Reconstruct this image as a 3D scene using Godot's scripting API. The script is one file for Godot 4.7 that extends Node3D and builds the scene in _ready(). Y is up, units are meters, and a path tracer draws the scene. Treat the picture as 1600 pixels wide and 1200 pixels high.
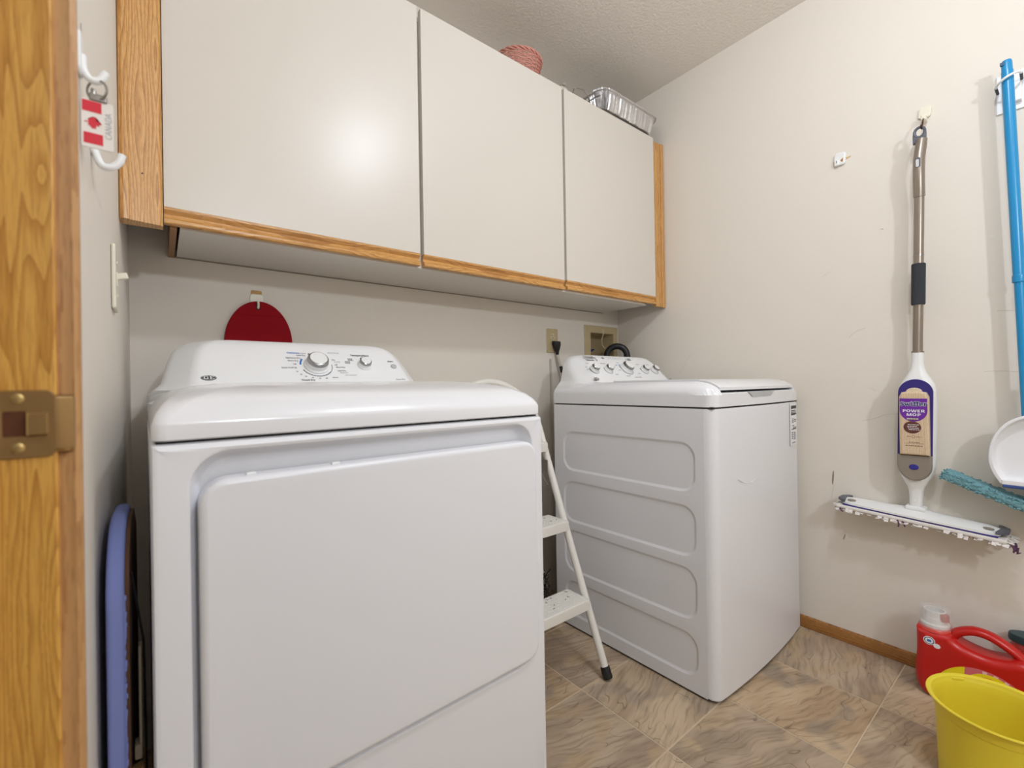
extends Node3D

# ------------------------------------------------------------------ mesh builder
class MB:
	var v := PackedVector3Array()
	var uv := PackedVector2Array()
	var from := 0
	func tri(a: Vector3, b: Vector3, c: Vector3, ua := Vector2.ZERO, ub := Vector2.ZERO, uc := Vector2.ZERO) -> void:
		v.append(a); v.append(b); v.append(c)
		uv.append(ua); uv.append(ub); uv.append(uc)
	func quad(a: Vector3, b: Vector3, c: Vector3, d: Vector3, ua := Vector2(0, 1), ub := Vector2(1, 1), uc := Vector2(1, 0), ud := Vector2(0, 0)) -> void:
		tri(a, b, c, ua, ub, uc)
		tri(a, c, d, ua, uc, ud)
	# ends a closed piece: turns it outside out and moves it by xf
	func done(xf := Transform3D.IDENTITY) -> MB:
		var vol := 0.0
		for i in range(from, v.size(), 3):
			vol += v[i].dot(v[i + 2].cross(v[i + 1]))
		if vol * xf.basis.determinant() < 0.0:
			for i in range(from, v.size(), 3):
				var t := v[i + 1]; v[i + 1] = v[i + 2]; v[i + 2] = t
				var q := uv[i + 1]; uv[i + 1] = uv[i + 2]; uv[i + 2] = q
		for i in range(from, v.size()):
			v[i] = xf * v[i]
		from = v.size()
		return self
	func flip() -> MB:
		for i in range(0, v.size(), 3):
			var t := v[i + 1]; v[i + 1] = v[i + 2]; v[i + 2] = t
		return self
	func fan(r: PackedVector3Array) -> void:
		var c := Vector3.ZERO
		for p in r:
			c += p
		c /= r.size()
		for i in r.size():
			tri(c, r[i], r[(i + 1) % r.size()])
	func rings(rs: Array, cap0 := true, cap1 := true, closed := true) -> MB:
		var n: int = rs[0].size()
		for k in rs.size() - 1:
			var A: PackedVector3Array = rs[k]
			var B: PackedVector3Array = rs[k + 1]
			for i in (n if closed else n - 1):
				var j := (i + 1) % n
				var u0 := float(i) / n
				var u1 := float(i + 1) / n
				var w0 := float(k) / (rs.size() - 1)
				var w1 := float(k + 1) / (rs.size() - 1)
				quad(A[i], A[j], B[j], B[i], Vector2(u0, w0), Vector2(u1, w0), Vector2(u1, w1), Vector2(u0, w1))
		if cap0:
			var r: PackedVector3Array = rs[0].duplicate()
			r.reverse()
			fan(r)
		if cap1:
			fan(rs[-1])
		return self
	func box(c: Vector3, s: Vector3, xf := Transform3D.IDENTITY) -> MB:
		return rbox(c, s, 0.0, 0, xf)
	# box with rounded edges
	func rbox(c: Vector3, s: Vector3, r: float, seg := 2, xf := Transform3D.IDENTITY) -> MB:
		var h := s * 0.5
		r = minf(r, minf(h.x, minf(h.y, h.z)))
		var g := PackedFloat32Array()
		if r <= 0.0:
			g = PackedFloat32Array([-1, 1])
		else:
			for k in seg + 1:
				g.append(-2.0 + float(k) / seg)
			for k in seg + 1:
				g.append(1.0 + float(k) / seg)
		for ax in 3:
			for sg in [-1.0, 1.0]:
				for i in g.size() - 1:
					for j in g.size() - 1:
						var q := []
						for ij in [[i, j], [i + 1, j], [i + 1, j + 1], [i, j + 1]]:
							var p := Vector3.ZERO
							var a: float = g[ij[0]]
							var b: float = g[ij[1]]
							p[(ax + 1) % 3] = _at(a, h[(ax + 1) % 3], r)
							p[(ax + 2) % 3] = _at(b, h[(ax + 2) % 3], r)
							p[ax] = sg * h[ax]
							if r > 0.0:
								var inn := p.clamp(-(h - Vector3(r, r, r)), h - Vector3(r, r, r))
								var d := p - inn
								# even angles along the rounded edge
								d[(ax + 1) % 3] = r * tan(PI / 4 * d[(ax + 1) % 3] / r)
								d[(ax + 2) % 3] = r * tan(PI / 4 * d[(ax + 2) % 3] / r)
								p = inn + d.normalized() * r
							q.append(p + c)
						if sg > 0:
							quad(q[0], q[3], q[2], q[1])
						else:
							quad(q[0], q[1], q[2], q[3])
		return done(xf)
	func _at(a: float, h: float, r: float) -> float:
		if r <= 0.0:
			return a * h
		return (-h + (a + 2.0) * r) if a < 0 else (h - r + (a - 1.0) * r)
	# profile of (radius, y) turned about y
	func lathe(pr: Array, n := 24, xf := Transform3D.IDENTITY, c0 := true, c1 := true) -> MB:
		var rs := []
		for p in pr:
			var r := PackedVector3Array()
			for i in n:
				var a := TAU * i / n
				r.append(Vector3(cos(a) * p[0], p[1], sin(a) * p[0]))
			rs.append(r)
		rings(rs, c0, c1)
		return done(xf)
	# tube along a path; rad is a number or one per point
	func tube(path: Array, rad, n := 10, xf := Transform3D.IDENTITY, loop := false, sx := 1.0) -> MB:
		var rs := []
		var up := Vector3(0.123, 0.91, 0.37).normalized()
		var m := path.size()
		for k in m:
			var t: Vector3
			if loop:
				t = (path[(k + 1) % m] - path[(k + m - 1) % m]).normalized()
			else:
				t = (path[mini(k + 1, m - 1)] - path[maxi(k - 1, 0)]).normalized()
			var s := up.cross(t)
			if s.length() < 0.05:
				s = Vector3.RIGHT.cross(t)
			s = s.normalized()
			up = t.cross(s).normalized()
			var r := PackedVector3Array()
			var q: float = rad[k] if rad is Array else rad
			for i in n:
				var a := TAU * i / n
				r.append(path[k] + (s * cos(a) * sx + up * sin(a)) * q)
			rs.append(r)
		if loop:
			rs.append(rs[0])
		rings(rs, not loop, not loop)
		return done(xf)
	# outline in xy, from z0 to z1, edges rounded by b
	func prism(poly: PackedVector2Array, z0: float, z1: float, b := 0.0, xf := Transform3D.IDENTITY, seg := 2, b0 := -1.0) -> MB:
		if b0 < 0.0:
			b0 = b
		var lv := []
		if b0 > 0.0:
			for k in seg:
				var a := PI / 2 * k / seg
				lv.append([b0 * (1.0 - sin(a)), z0 + b0 * (1.0 - cos(a))])
			lv.append([0.0, z0 + b0])
		else:
			lv.append([0.0, z0])
		if b > 0.0:
			lv.append([0.0, z1 - b])
			for k in range(seg - 1, -1, -1):
				var a := PI / 2 * k / seg
				lv.append([b * (1.0 - sin(a)), z1 - b * (1.0 - cos(a))])
		else:
			lv.append([0.0, z1])
		var rs := []
		for l in lv:
			var r := PackedVector3Array()
			for p in MB.inset(poly, l[0]):
				r.append(Vector3(p.x, p.y, l[1]))
			rs.append(r)
		rings(rs, false, false)
		for e in [0, rs.size() - 1]:
			var P := PackedVector2Array()
			for p in rs[e]:
				P.append(Vector2(p.x, p.y))
			var ix := Geometry2D.triangulate_polygon(P)
			var ccw := MB.area(P) > 0
			for i in range(0, ix.size(), 3):
				var a: Vector3 = rs[e][ix[i]]
				var b1: Vector3 = rs[e][ix[i + 1]]
				var c: Vector3 = rs[e][ix[i + 2]]
				var s := (b1 - a).cross(c - a).z > 0
				if s == ((e == 0) != ccw):
					tri(a, b1, c)
				else:
					tri(a, c, b1)
		return done(xf)
	static func area(P: PackedVector2Array) -> float:
		var s := 0.0
		for i in P.size():
			s += P[i].cross(P[(i + 1) % P.size()])
		return s * 0.5
	static func inset(P: PackedVector2Array, d: float) -> PackedVector2Array:
		if d == 0.0:
			return P
		var o := PackedVector2Array()
		var sg := signf(MB.area(P))
		var n := P.size()
		for i in n:
			var e0 := (P[i] - P[(i + n - 1) % n]).normalized()
			var e1 := (P[(i + 1) % n] - P[i]).normalized()
			var n0 := Vector2(-e0.y, e0.x) * sg
			var n1 := Vector2(-e1.y, e1.x) * sg
			var m := n0 + n1
			o.append(P[i] + m * (d / maxf(0.35, m.length_squared() * 0.5)))
		return o
	func add_mesh(mesh: Mesh, xf: Transform3D) -> void:
		for s in mesh.get_surface_count():
			var a := mesh.surface_get_arrays(s)
			var vs: PackedVector3Array = a[Mesh.ARRAY_VERTEX]
			var ix = a[Mesh.ARRAY_INDEX]
			if ix == null or ix.size() == 0:
				for p in vs:
					v.append(xf * p); uv.append(Vector2.ZERO)
			else:
				for i in ix:
					v.append(xf * vs[i]); uv.append(Vector2.ZERO)
		from = v.size()
	func mesh(angle := 40.0) -> ArrayMesh:
		var n := PackedVector3Array()
		n.resize(v.size())
		var fn := PackedVector3Array()
		var at := {}
		for i in range(0, v.size(), 3):
			fn.append((v[i + 2] - v[i]).cross(v[i + 1] - v[i]))
			for k in 3:
				var key := Vector3i((v[i + k] * 20000.0).round())
				if at.has(key):
					at[key].append(i / 3)
				else:
					at[key] = [i / 3]
		var lim := cos(deg_to_rad(angle))
		for i in range(0, v.size(), 3):
			var f := fn[i / 3]
			var fu := f.normalized()
			for k in 3:
				var s := f
				for j in at[Vector3i((v[i + k] * 20000.0).round())]:
					if j != i / 3 and fn[j].normalized().dot(fu) > lim:
						s += fn[j]
				n[i + k] = s.normalized() if s.length() > 0 else Vector3.UP
		var a := []
		a.resize(Mesh.ARRAY_MAX)
		a[Mesh.ARRAY_VERTEX] = v
		a[Mesh.ARRAY_NORMAL] = n
		a[Mesh.ARRAY_TEX_UV] = uv
		var me := ArrayMesh.new()
		me.add_surface_from_arrays(Mesh.PRIMITIVE_TRIANGLES, a)
		return me

# ------------------------------------------------------------------ helpers
var M := {}
var rng := RandomNumberGenerator.new()
var taken := {}

func numbered(n: String) -> String:
	var k: int = taken.get(n, 0)
	taken[n] = k + 1
	return n if k == 0 else "%s_%03d" % [n, k]

func tag(o: Node, label: String, category: String, group := "") -> void:
	o.set_meta("label", label)
	o.set_meta("category", category)
	if group:
		o.set_meta("group", group)

func thing(n: String, label: String, category: String, at := Vector3.ZERO, turn := 0.0, group := "") -> Node3D:
	var o := Node3D.new()
	o.name = numbered(n)
	add_child(o)
	o.position = at
	o.rotation.y = turn
	tag(o, label, category, group)
	return o

func part(parent: Node, n: String, mb: MB, m: Material, angle := 40.0, label := "") -> MeshInstance3D:
	var o := MeshInstance3D.new()
	o.name = numbered(n) if parent == self else n
	o.mesh = mb.mesh(angle)
	o.material_override = m
	parent.add_child(o, true)
	if label:
		o.set_meta("label", label)
	return o

func struct(n: String, mb: MB, m: Material, angle := 40.0) -> MeshInstance3D:
	var o := part(self, n, mb, m, angle)
	o.set_meta("kind", "structure")
	return o

func mat(c: Color, rough := 0.5, metal := 0.0, spec := 0.5) -> StandardMaterial3D:
	var m := StandardMaterial3D.new()
	m.albedo_color = c
	m.roughness = rough
	m.metallic = metal
	m.metallic_specular = spec
	return m

func rgb(r: int, g: int, b: int) -> Color:
	return Color(r / 255.0, g / 255.0, b / 255.0)

func rrect(cx: float, cy: float, w: float, h: float, r: float, n := 6) -> PackedVector2Array:
	var P := PackedVector2Array()
	for q in 4:
		var c := Vector2(cx + (w / 2 - r) * [1, -1, -1, 1][q], cy + (h / 2 - r) * [1, 1, -1, -1][q])
		for k in n + 1:
			var a := PI / 2 * (q + float(k) / n)
			P.append(c + Vector2(cos(a), sin(a)) * r)
	return P

func ellipse(cx: float, cy: float, a: float, b: float, n := 32) -> PackedVector2Array:
	var P := PackedVector2Array()
	for k in n:
		P.append(Vector2(cx + a * cos(TAU * k / n), cy + b * sin(TAU * k / n)))
	return P

func ring3(P: PackedVector2Array, z: float) -> PackedVector3Array:
	var r := PackedVector3Array()
	for p in P:
		r.append(Vector3(p.x, p.y, z))
	return r

func bez(P: Array, n := 12) -> Array:   # smooth path through the points
	var o := []
	for i in P.size() - 1:
		var a = P[maxi(i - 1, 0)]
		var b = P[i]
		var c = P[i + 1]
		var d = P[mini(i + 2, P.size() - 1)]
		for k in n:
			o.append(b.cubic_interpolate(c, a, d, float(k) / n))
	o.append(P[-1])
	return o

var fonts := {}
func words(mb: MB, s: String, at: Vector2, h: float, xf := Transform3D.IDENTITY, bold := 500, fname := "Droid Sans", italic := false, depth := 0.0003, centre := true, tilt := 0.0, wide := 1.0) -> void:
	var key := fname + str(bold) + str(italic)
	if not fonts.has(key):
		var f := SystemFont.new()
		f.font_names = PackedStringArray([fname])
		f.font_weight = bold
		f.font_italic = italic
		fonts[key] = f
	var t := TextMesh.new()
	t.font = fonts[key]
	t.text = s
	t.font_size = 40
	t.pixel_size = h / 29.0
	t.depth = depth
	t.curve_step = 3.0
	t.horizontal_alignment = HORIZONTAL_ALIGNMENT_CENTER if centre else HORIZONTAL_ALIGNMENT_LEFT
	mb.add_mesh(t, xf * Transform3D(Basis(Vector3(0, 0, 1), tilt) * Basis.from_scale(Vector3(wide, 1, 1)), Vector3(at.x, at.y, depth * 0.5)))

func noise(seed_: int, freq: float, oct := 3) -> FastNoiseLite:
	var n := FastNoiseLite.new()
	n.seed = seed_
	n.noise_type = FastNoiseLite.TYPE_SIMPLEX_SMOOTH
	n.frequency = freq
	n.fractal_octaves = oct
	return n

func ntex(seed_: int, freq: float, normal: bool, bump := 2.0, size := 512, oct := 4) -> NoiseTexture2D:
	var t := NoiseTexture2D.new()
	t.width = size; t.height = size
	t.seamless = true
	t.noise = noise(seed_, freq, oct)
	t.as_normal_map = normal
	t.bump_strength = bump
	return t

func rough_surface(m: StandardMaterial3D, seed_: int, freq: float, bump: float, scale: float, strength := 1.0) -> StandardMaterial3D:
	m.normal_enabled = true
	m.normal_texture = ntex(seed_, freq, true, bump)
	m.normal_scale = strength
	m.uv1_triplanar = true
	m.uv1_world_triplanar = true
	m.uv1_scale = Vector3.ONE * scale
	return m

# oak: grain runs down the picture, or across it when lying
func oak_image(seed_: int, light: Color, mid: Color, dark: Color, lying: bool, bands := 9.0, cathedral := 0.25, w := 384, h := 768) -> ImageTexture:
	var warp := noise(seed_, 1.0, 2)
	var fine := noise(seed_ + 5, 1.0, 2)
	var pore := noise(seed_ + 9, 1.0, 1)
	var im := Image.create(h if lying else w, w if lying else h, false, Image.FORMAT_RGB8)
	for y in h:
		for x in w:
			var u := float(x) / w
			var t := float(y) / h
			var d := minf(u, 1.0 - u) * 2.0     # mirrored so that it tiles
			var tt := absf(t * 2.0 - 1.0)
			var r := d * bands + cathedral * 8.0 * warp.get_noise_2d(d * 1.6, tt * 0.7) + 0.35 * warp.get_noise_2d(d * 6.0, tt * 1.6)
			var g := r - floorf(r)
			g = pow(g, 1.6)
			var f := fine.get_noise_2d(d * 75.0, tt * 3.0)
			var p := pore.get_noise_2d(d * 160.0, tt * 10.0)
			var c := light.lerp(mid, clampf(g * 0.9 + f * 0.55, 0, 1))
			c = c.lerp(dark, clampf(g * g * 0.35 + maxf(p - 0.25, 0.0) * 0.9, 0, 0.85))
			if lying:
				im.set_pixel(y, x, c)
			else:
				im.set_pixel(x, y, c)
	im.generate_mipmaps()
	return ImageTexture.create_from_image(im)

func oak_mat(tex: ImageTexture, scale: Vector3, rough := 0.32) -> StandardMaterial3D:
	var m := mat(Color.WHITE, rough)
	m.albedo_texture = tex
	m.uv1_triplanar = true
	m.uv1_scale = scale
	m.uv1_triplanar_sharpness = 8.0
	return m

const XR := 1.983     # right wall
const ZB := -1.568    # back wall
const CEIL := 2.44

func light_and_camera() -> void:
	var cam := Camera3D.new()
	cam.name = "camera"
	add_child(cam)
	var b := Basis(Vector3.UP, deg_to_rad(-38.23)) * Basis(Vector3.RIGHT, deg_to_rad(0.15)) * Basis(Vector3.BACK, deg_to_rad(-0.95))
	cam.transform = Transform3D(b, Vector3(0, 0.967, 0))
	cam.fov = 2.0 * rad_to_deg(atan(600.0 / 698.0))
	cam.near = 0.02
	cam.far = 50.0
	var ca := CameraAttributesPhysical.new()
	ca.frustum_focal_length = 13.96
	ca.exposure_aperture = 3.6
	ca.frustum_focus_distance = 1.5
	cam.attributes = ca
	cam.fov = 2.0 * rad_to_deg(atan(600.0 / 698.0))
	cam.current = true
	var we := WorldEnvironment.new()
	we.name = "environment"
	var e := Environment.new()
	e.background_mode = Environment.BG_COLOR
	e.background_color = Color(0.0, 0.0, 0.0)
	e.tonemap_mode = Environment.TONE_MAPPER_LINEAR
	e.tonemap_exposure = EXPOSURE
	e.sdfgi_enabled = true
	e.ssao_enabled = true
	e.ssil_enabled = true
	we.environment = e
	add_child(we)

const EXPOSURE := 0.275
const LAMP := Vector3(0.90, 2.33, -0.05)
const PENDANT := Vector3(0.45, 1.82, 1.15)
const LAMP_POWER := 2.5
const LAMP_COLOR := Color(0.915, 0.95, 1.0)
const PENDANT_POWER := 4.0

func ceiling_lamp(at: Vector3, power: float, label: String) -> void:
	var t := thing("ceiling_lamp", label, "ceiling lamp", Vector3(at.x, CEIL, at.z), 0.0)
	part(t, "canopy", MB.new().lathe([[0.155, 0.0], [0.16, -0.012], [0.15, -0.024]], 36), M.white_metal)
	var bowl := []
	for k in 9:
		var a := PI / 2 * k / 8.0
		bowl.append([0.145 * cos(a) + 0.001, -0.024 - 0.07 * sin(a)])
	part(t, "glass_shade", MB.new().lathe(bowl, 36), M.lamp_glass)
	var l := OmniLight3D.new()
	l.name = "bulb_light"
	l.light_color = LAMP_COLOR
	l.light_energy = power
	l.light_size = 0.06
	l.omni_range = 9.0
	l.omni_attenuation = 2.0
	l.shadow_enabled = true
	t.add_child(l)
	l.position = Vector3(0, at.y - CEIL - 0.02, 0)

func pendant_lamp(at: Vector3, power: float) -> void:
	var t := thing("pendant_lamp", "small white glass globe lamp hanging on a cord behind the doorway", "pendant lamp", at)
	var o := MeshInstance3D.new()
	o.name = "globe"
	var sm := SphereMesh.new()
	sm.radius = 0.075
	sm.height = 0.15
	o.mesh = sm
	o.material_override = M.lamp_glass
	t.add_child(o)
	part(t, "socket", MB.new().lathe([[0.03, 0.06], [0.03, 0.085], [0.012, 0.12]], 20), M.white_metal)
	part(t, "cord", MB.new().tube([Vector3(0, 0.11, 0), Vector3(0, CEIL - at.y - 0.01, 0)], 0.003, 8), M.white_metal)
	part(t, "ceiling_rose", MB.new().lathe([[0.05, CEIL - at.y], [0.05, CEIL - at.y - 0.015], [0.02, CEIL - at.y - 0.03]], 24), M.white_metal)
	var l := OmniLight3D.new()
	l.name = "bulb_light"
	l.light_color = LAMP_COLOR
	l.light_energy = power
	l.light_size = 0.05
	l.omni_range = 9.0
	l.omni_attenuation = 2.0
	l.shadow_enabled = true
	t.add_child(l)

func materials() -> void:
	M.wall = rough_surface(mat(rgb(230, 222, 210), 0.75, 0, 0.3), 3, 0.02, 1.2, 3.0, 0.35)
	M.ceiling = rough_surface(mat(rgb(236, 229, 219), 0.9, 0, 0.2), 8, 0.045, 3.0, 2.8, 0.6)
	M.enamel = mat(rgb(236, 236, 238), 0.22)
	M.enamel.clearcoat_enabled = true
	M.enamel.clearcoat = 0.3
	M.enamel.clearcoat_roughness = 0.12
	M.enamel_satin = rough_surface(mat(rgb(234, 234, 237), 0.33), 21, 0.09, 0.6, 6.0, 0.12)
	M.white_plastic = mat(rgb(238, 238, 236), 0.35)
	M.console = mat(rgb(240, 240, 240), 0.4)
	M.melamine = rough_surface(mat(rgb(219, 212, 201), 0.33), 31, 0.05, 0.8, 5.0, 0.12)
	M.white_metal = mat(rgb(232, 228, 220), 0.4)
	M.lamp_glass = mat(Color.WHITE, 0.4)
	M.lamp_glass.emission_enabled = true
	M.lamp_glass.emission = LAMP_COLOR
	M.lamp_glass.emission_energy_multiplier = 3.0
	M.chrome = mat(rgb(158, 158, 158), 0.22, 1.0)
	M.grey_plastic = mat(rgb(150, 150, 152), 0.5)
	M.light_grey = mat(rgb(186, 186, 186), 0.5)
	M.black = mat(rgb(24, 24, 26), 0.5)
	M.gap = mat(rgb(40, 38, 36), 0.8)
	M.ink = mat(rgb(60, 60, 64), 0.6)
	M.ink_pale = mat(rgb(165, 165, 168), 0.6)
	M.ink_blue = mat(rgb(40, 120, 190), 0.5)
	M.ink_white = mat(rgb(240, 240, 240), 0.5)
	M.ivory = mat(rgb(230, 224, 204), 0.35)
	M.beige_plastic = mat(rgb(196, 178, 138), 0.45)
	M.brass = mat(rgb(160, 126, 80), 0.45, 0.7)
	M.brass_light = mat(rgb(196, 166, 106), 0.4, 0.7)
	M.steel = mat(rgb(150, 146, 140), 0.3, 0.9)
	M.foil = rough_surface(mat(rgb(236, 236, 238), 0.24, 1.0), 41, 0.06, 8.0, 8.0, 1.0)
	M.wicker = mat(rgb(208, 144, 128), 0.6)
	M.red_board = rough_surface(mat(rgb(146, 12, 24), 0.7, 0, 0.25), 51, 0.1, 2.0, 10.0, 0.4)
	M.taupe = mat(rgb(150, 138, 126), 0.32, 0.55)
	M.taupe_plastic = mat(rgb(142, 132, 120), 0.4)
	M.slate_grey = mat(rgb(88, 90, 100), 0.45)
	M.foam = rough_surface(mat(rgb(52, 54, 58), 0.9), 61, 0.2, 3.0, 30.0, 0.6)
	M.purple_dark = mat(rgb(52, 42, 120), 0.35)
	M.purple = mat(rgb(112, 44, 160), 0.4)
	M.brown_label = mat(rgb(96, 52, 44), 0.5)
	M.bottle_tan = oak_mat(oak_image(71, rgb(222, 200, 170), rgb(212, 186, 154), rgb(196, 166, 132), false, 14.0, 0.1, 128, 256), Vector3(6, 3, 6), 0.25)
	M.pad = mat(rgb(226, 220, 214), 0.95)
	M.pad_purple = mat(rgb(92, 60, 88), 0.9)
	M.blue = mat(rgb(30, 142, 198), 0.28)
	M.teal = mat(rgb(112, 156, 164), 1.0)
	M.pan_white = mat(rgb(238, 238, 240), 0.4)
	M.pan_blue = mat(rgb(52, 76, 138), 0.5)
	M.red = mat(rgb(196, 28, 24), 0.3)
	M.clear = mat(Color(0.95, 0.93, 0.92, 0.22), 0.08)
	M.clear.transparency = BaseMaterial3D.TRANSPARENCY_ALPHA
	M.clear_red = mat(Color(0.85, 0.25, 0.22, 0.6), 0.1)
	M.clear_red.transparency = BaseMaterial3D.TRANSPARENCY_ALPHA
	M.dark_teal = mat(rgb(40, 66, 72), 0.4)
	M.yellow = mat(rgb(236, 214, 58), 0.4)
	M.yellow.subsurf_scatter_enabled = true
	M.yellow.subsurf_scatter_strength = 0.1
	M.label_yellow = mat(rgb(248, 226, 30), 0.35)
	M.label_orange = mat(rgb(238, 140, 30), 0.35)
	M.label_pink = mat(rgb(216, 110, 118), 0.35)
	M.label_pale = mat(rgb(238, 196, 196), 0.35)
	M.navy = mat(rgb(34, 40, 110), 0.4)
	M.board_blue = rough_surface(mat(rgb(132, 144, 204), 0.95), 81, 0.15, 3.0, 20.0, 0.5)
	M.board_brown = mat(rgb(92, 62, 40), 0.8)
	M.strap = mat(rgb(112, 100, 84), 0.9)
	M.grout = mat(rgb(206, 188, 160), 0.9)
	M.scuff = mat(rgb(205, 198, 188), 0.8)
	M.scuff_dark = mat(rgb(150, 136, 122), 0.8)
	M.wood_edge = mat(rgb(152, 112, 72), 0.6)
	M.duct = mat(rgb(196, 188, 174), 0.6)
	M.flag_red = mat(rgb(206, 26, 46), 0.4)
	var ov := oak_image(11, rgb(222, 172, 106), rgb(198, 142, 78), rgb(134, 84, 38), false, 12.0, 0.22)
	var oh := oak_image(12, rgb(222, 170, 102), rgb(194, 138, 74), rgb(132, 82, 36), true, 7.0, 0.35)
	M.oak = oak_mat(ov, Vector3(5.5, 1.6, 5.5))
	M.oak_lying = oak_mat(oh, Vector3(1.6, 5.5, 5.5), 0.28)
	var oj := oak_image(13, rgb(226, 172, 84), rgb(208, 148, 62), rgb(150, 96, 36), false, 2.2, 0.55)
	M.oak_jamb = oak_mat(oj, Vector3(7.0, 1.3, 7.0), 0.35)
	var oc := oak_image(14, rgb(196, 150, 98), rgb(184, 136, 84), rgb(150, 104, 62), false, 4.0, 0.3, 128, 512)
	M.oak_casing = oak_mat(oc, Vector3(6.0, 1.5, 6.0), 0.4)
	var ob := oak_image(15, rgb(176, 124, 66), rgb(154, 102, 50), rgb(104, 64, 28), true, 5.0, 0.2, 128, 512)
	M.oak_base = oak_mat(ob, Vector3(2.0, 16.0, 2.0), 0.4)
	M.oak_base.uv1_scale = Vector3(2.0, 16.0, 2.0)

func slate_tile(seed_: int, a: Color, b: Color, c: Color) -> StandardMaterial3D:
	var n1 := noise(seed_, 0.006, 4)
	var n2 := noise(seed_ + 1, 0.03, 4)
	var n3 := noise(seed_ + 2, 0.004, 3)
	var w := 420
	var im := Image.create(w, w, false, Image.FORMAT_RGB8)
	var hi := Image.create(w, w, false, Image.FORMAT_RGB8)
	for y in w:
		for x in w:
			# slaty layers run across the tile, bent by slow noise
			var q := n3.get_noise_2d(x * 0.8, y * 0.8)
			var yy := y + x * 0.3 + q * 22.0
			var s := n3.get_noise_2d(x * 0.4 + 300.0, yy * 0.95)
			var g := n1.get_noise_2d(x * 0.35, yy * 1.3)
			var f := n2.get_noise_2d(x * 0.16, yy * 1.5)
			var col := a.lerp(b, smoothstep(-0.45, 0.45, s * 0.8 + g * 0.7))
			col = col.lerp(c, smoothstep(0.05, 0.5, n3.get_noise_2d(x * 0.9 + 900, y * 1.0)) * 0.8)
			col = col.lerp(col.darkened(0.13), smoothstep(0.0, 0.6, f))
			col = col.lerp(col.lightened(0.07), smoothstep(0.0, 0.6, -f))
			var ct := (s + 0.10 * g) * 3.0     # thin dark edges of the layers
			var e := absf(ct - roundf(ct))
			var crack := smoothstep(0.045, 0.0, e) * smoothstep(-0.1, 0.3, n1.get_noise_2d(x * 0.8 - 400, y * 0.8))
			col = col.lerp(Color(0.30, 0.245, 0.19), crack * 0.45)
			im.set_pixel(x, y, col)
			var hv := clampf(0.5 + 0.1 * s + 0.06 * f - 0.15 * crack, 0, 1)
			hi.set_pixel(x, y, Color(hv, hv, hv))
	im.generate_mipmaps()
	var m := mat(Color.WHITE, 0.5)
	m.albedo_texture = ImageTexture.create_from_image(im)
	hi.bump_map_to_normal_map(1.5)
	m.normal_enabled = true
	m.normal_texture = ImageTexture.create_from_image(hi)
	m.normal_scale = 0.5
	return m

func _ready() -> void:
	rng.seed = 7
	light_and_camera()
	materials()
	ceiling_lamp(LAMP, LAMP_POWER, "round white glass ceiling lamp over the middle of the laundry room")
	pendant_lamp(PENDANT, PENDANT_POWER)
	room()
	wall_cabinet()
	dryer()
	washer()
	step_stool()
	left_wall_things()
	back_wall_things()
	cabinet_top_things()
	right_wall_things()
	floor_things()

func lx(z: float) -> float:   # face of the left wall, slightly out of square
	return -0.062 - 0.0078 * (z - ZB)

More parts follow.
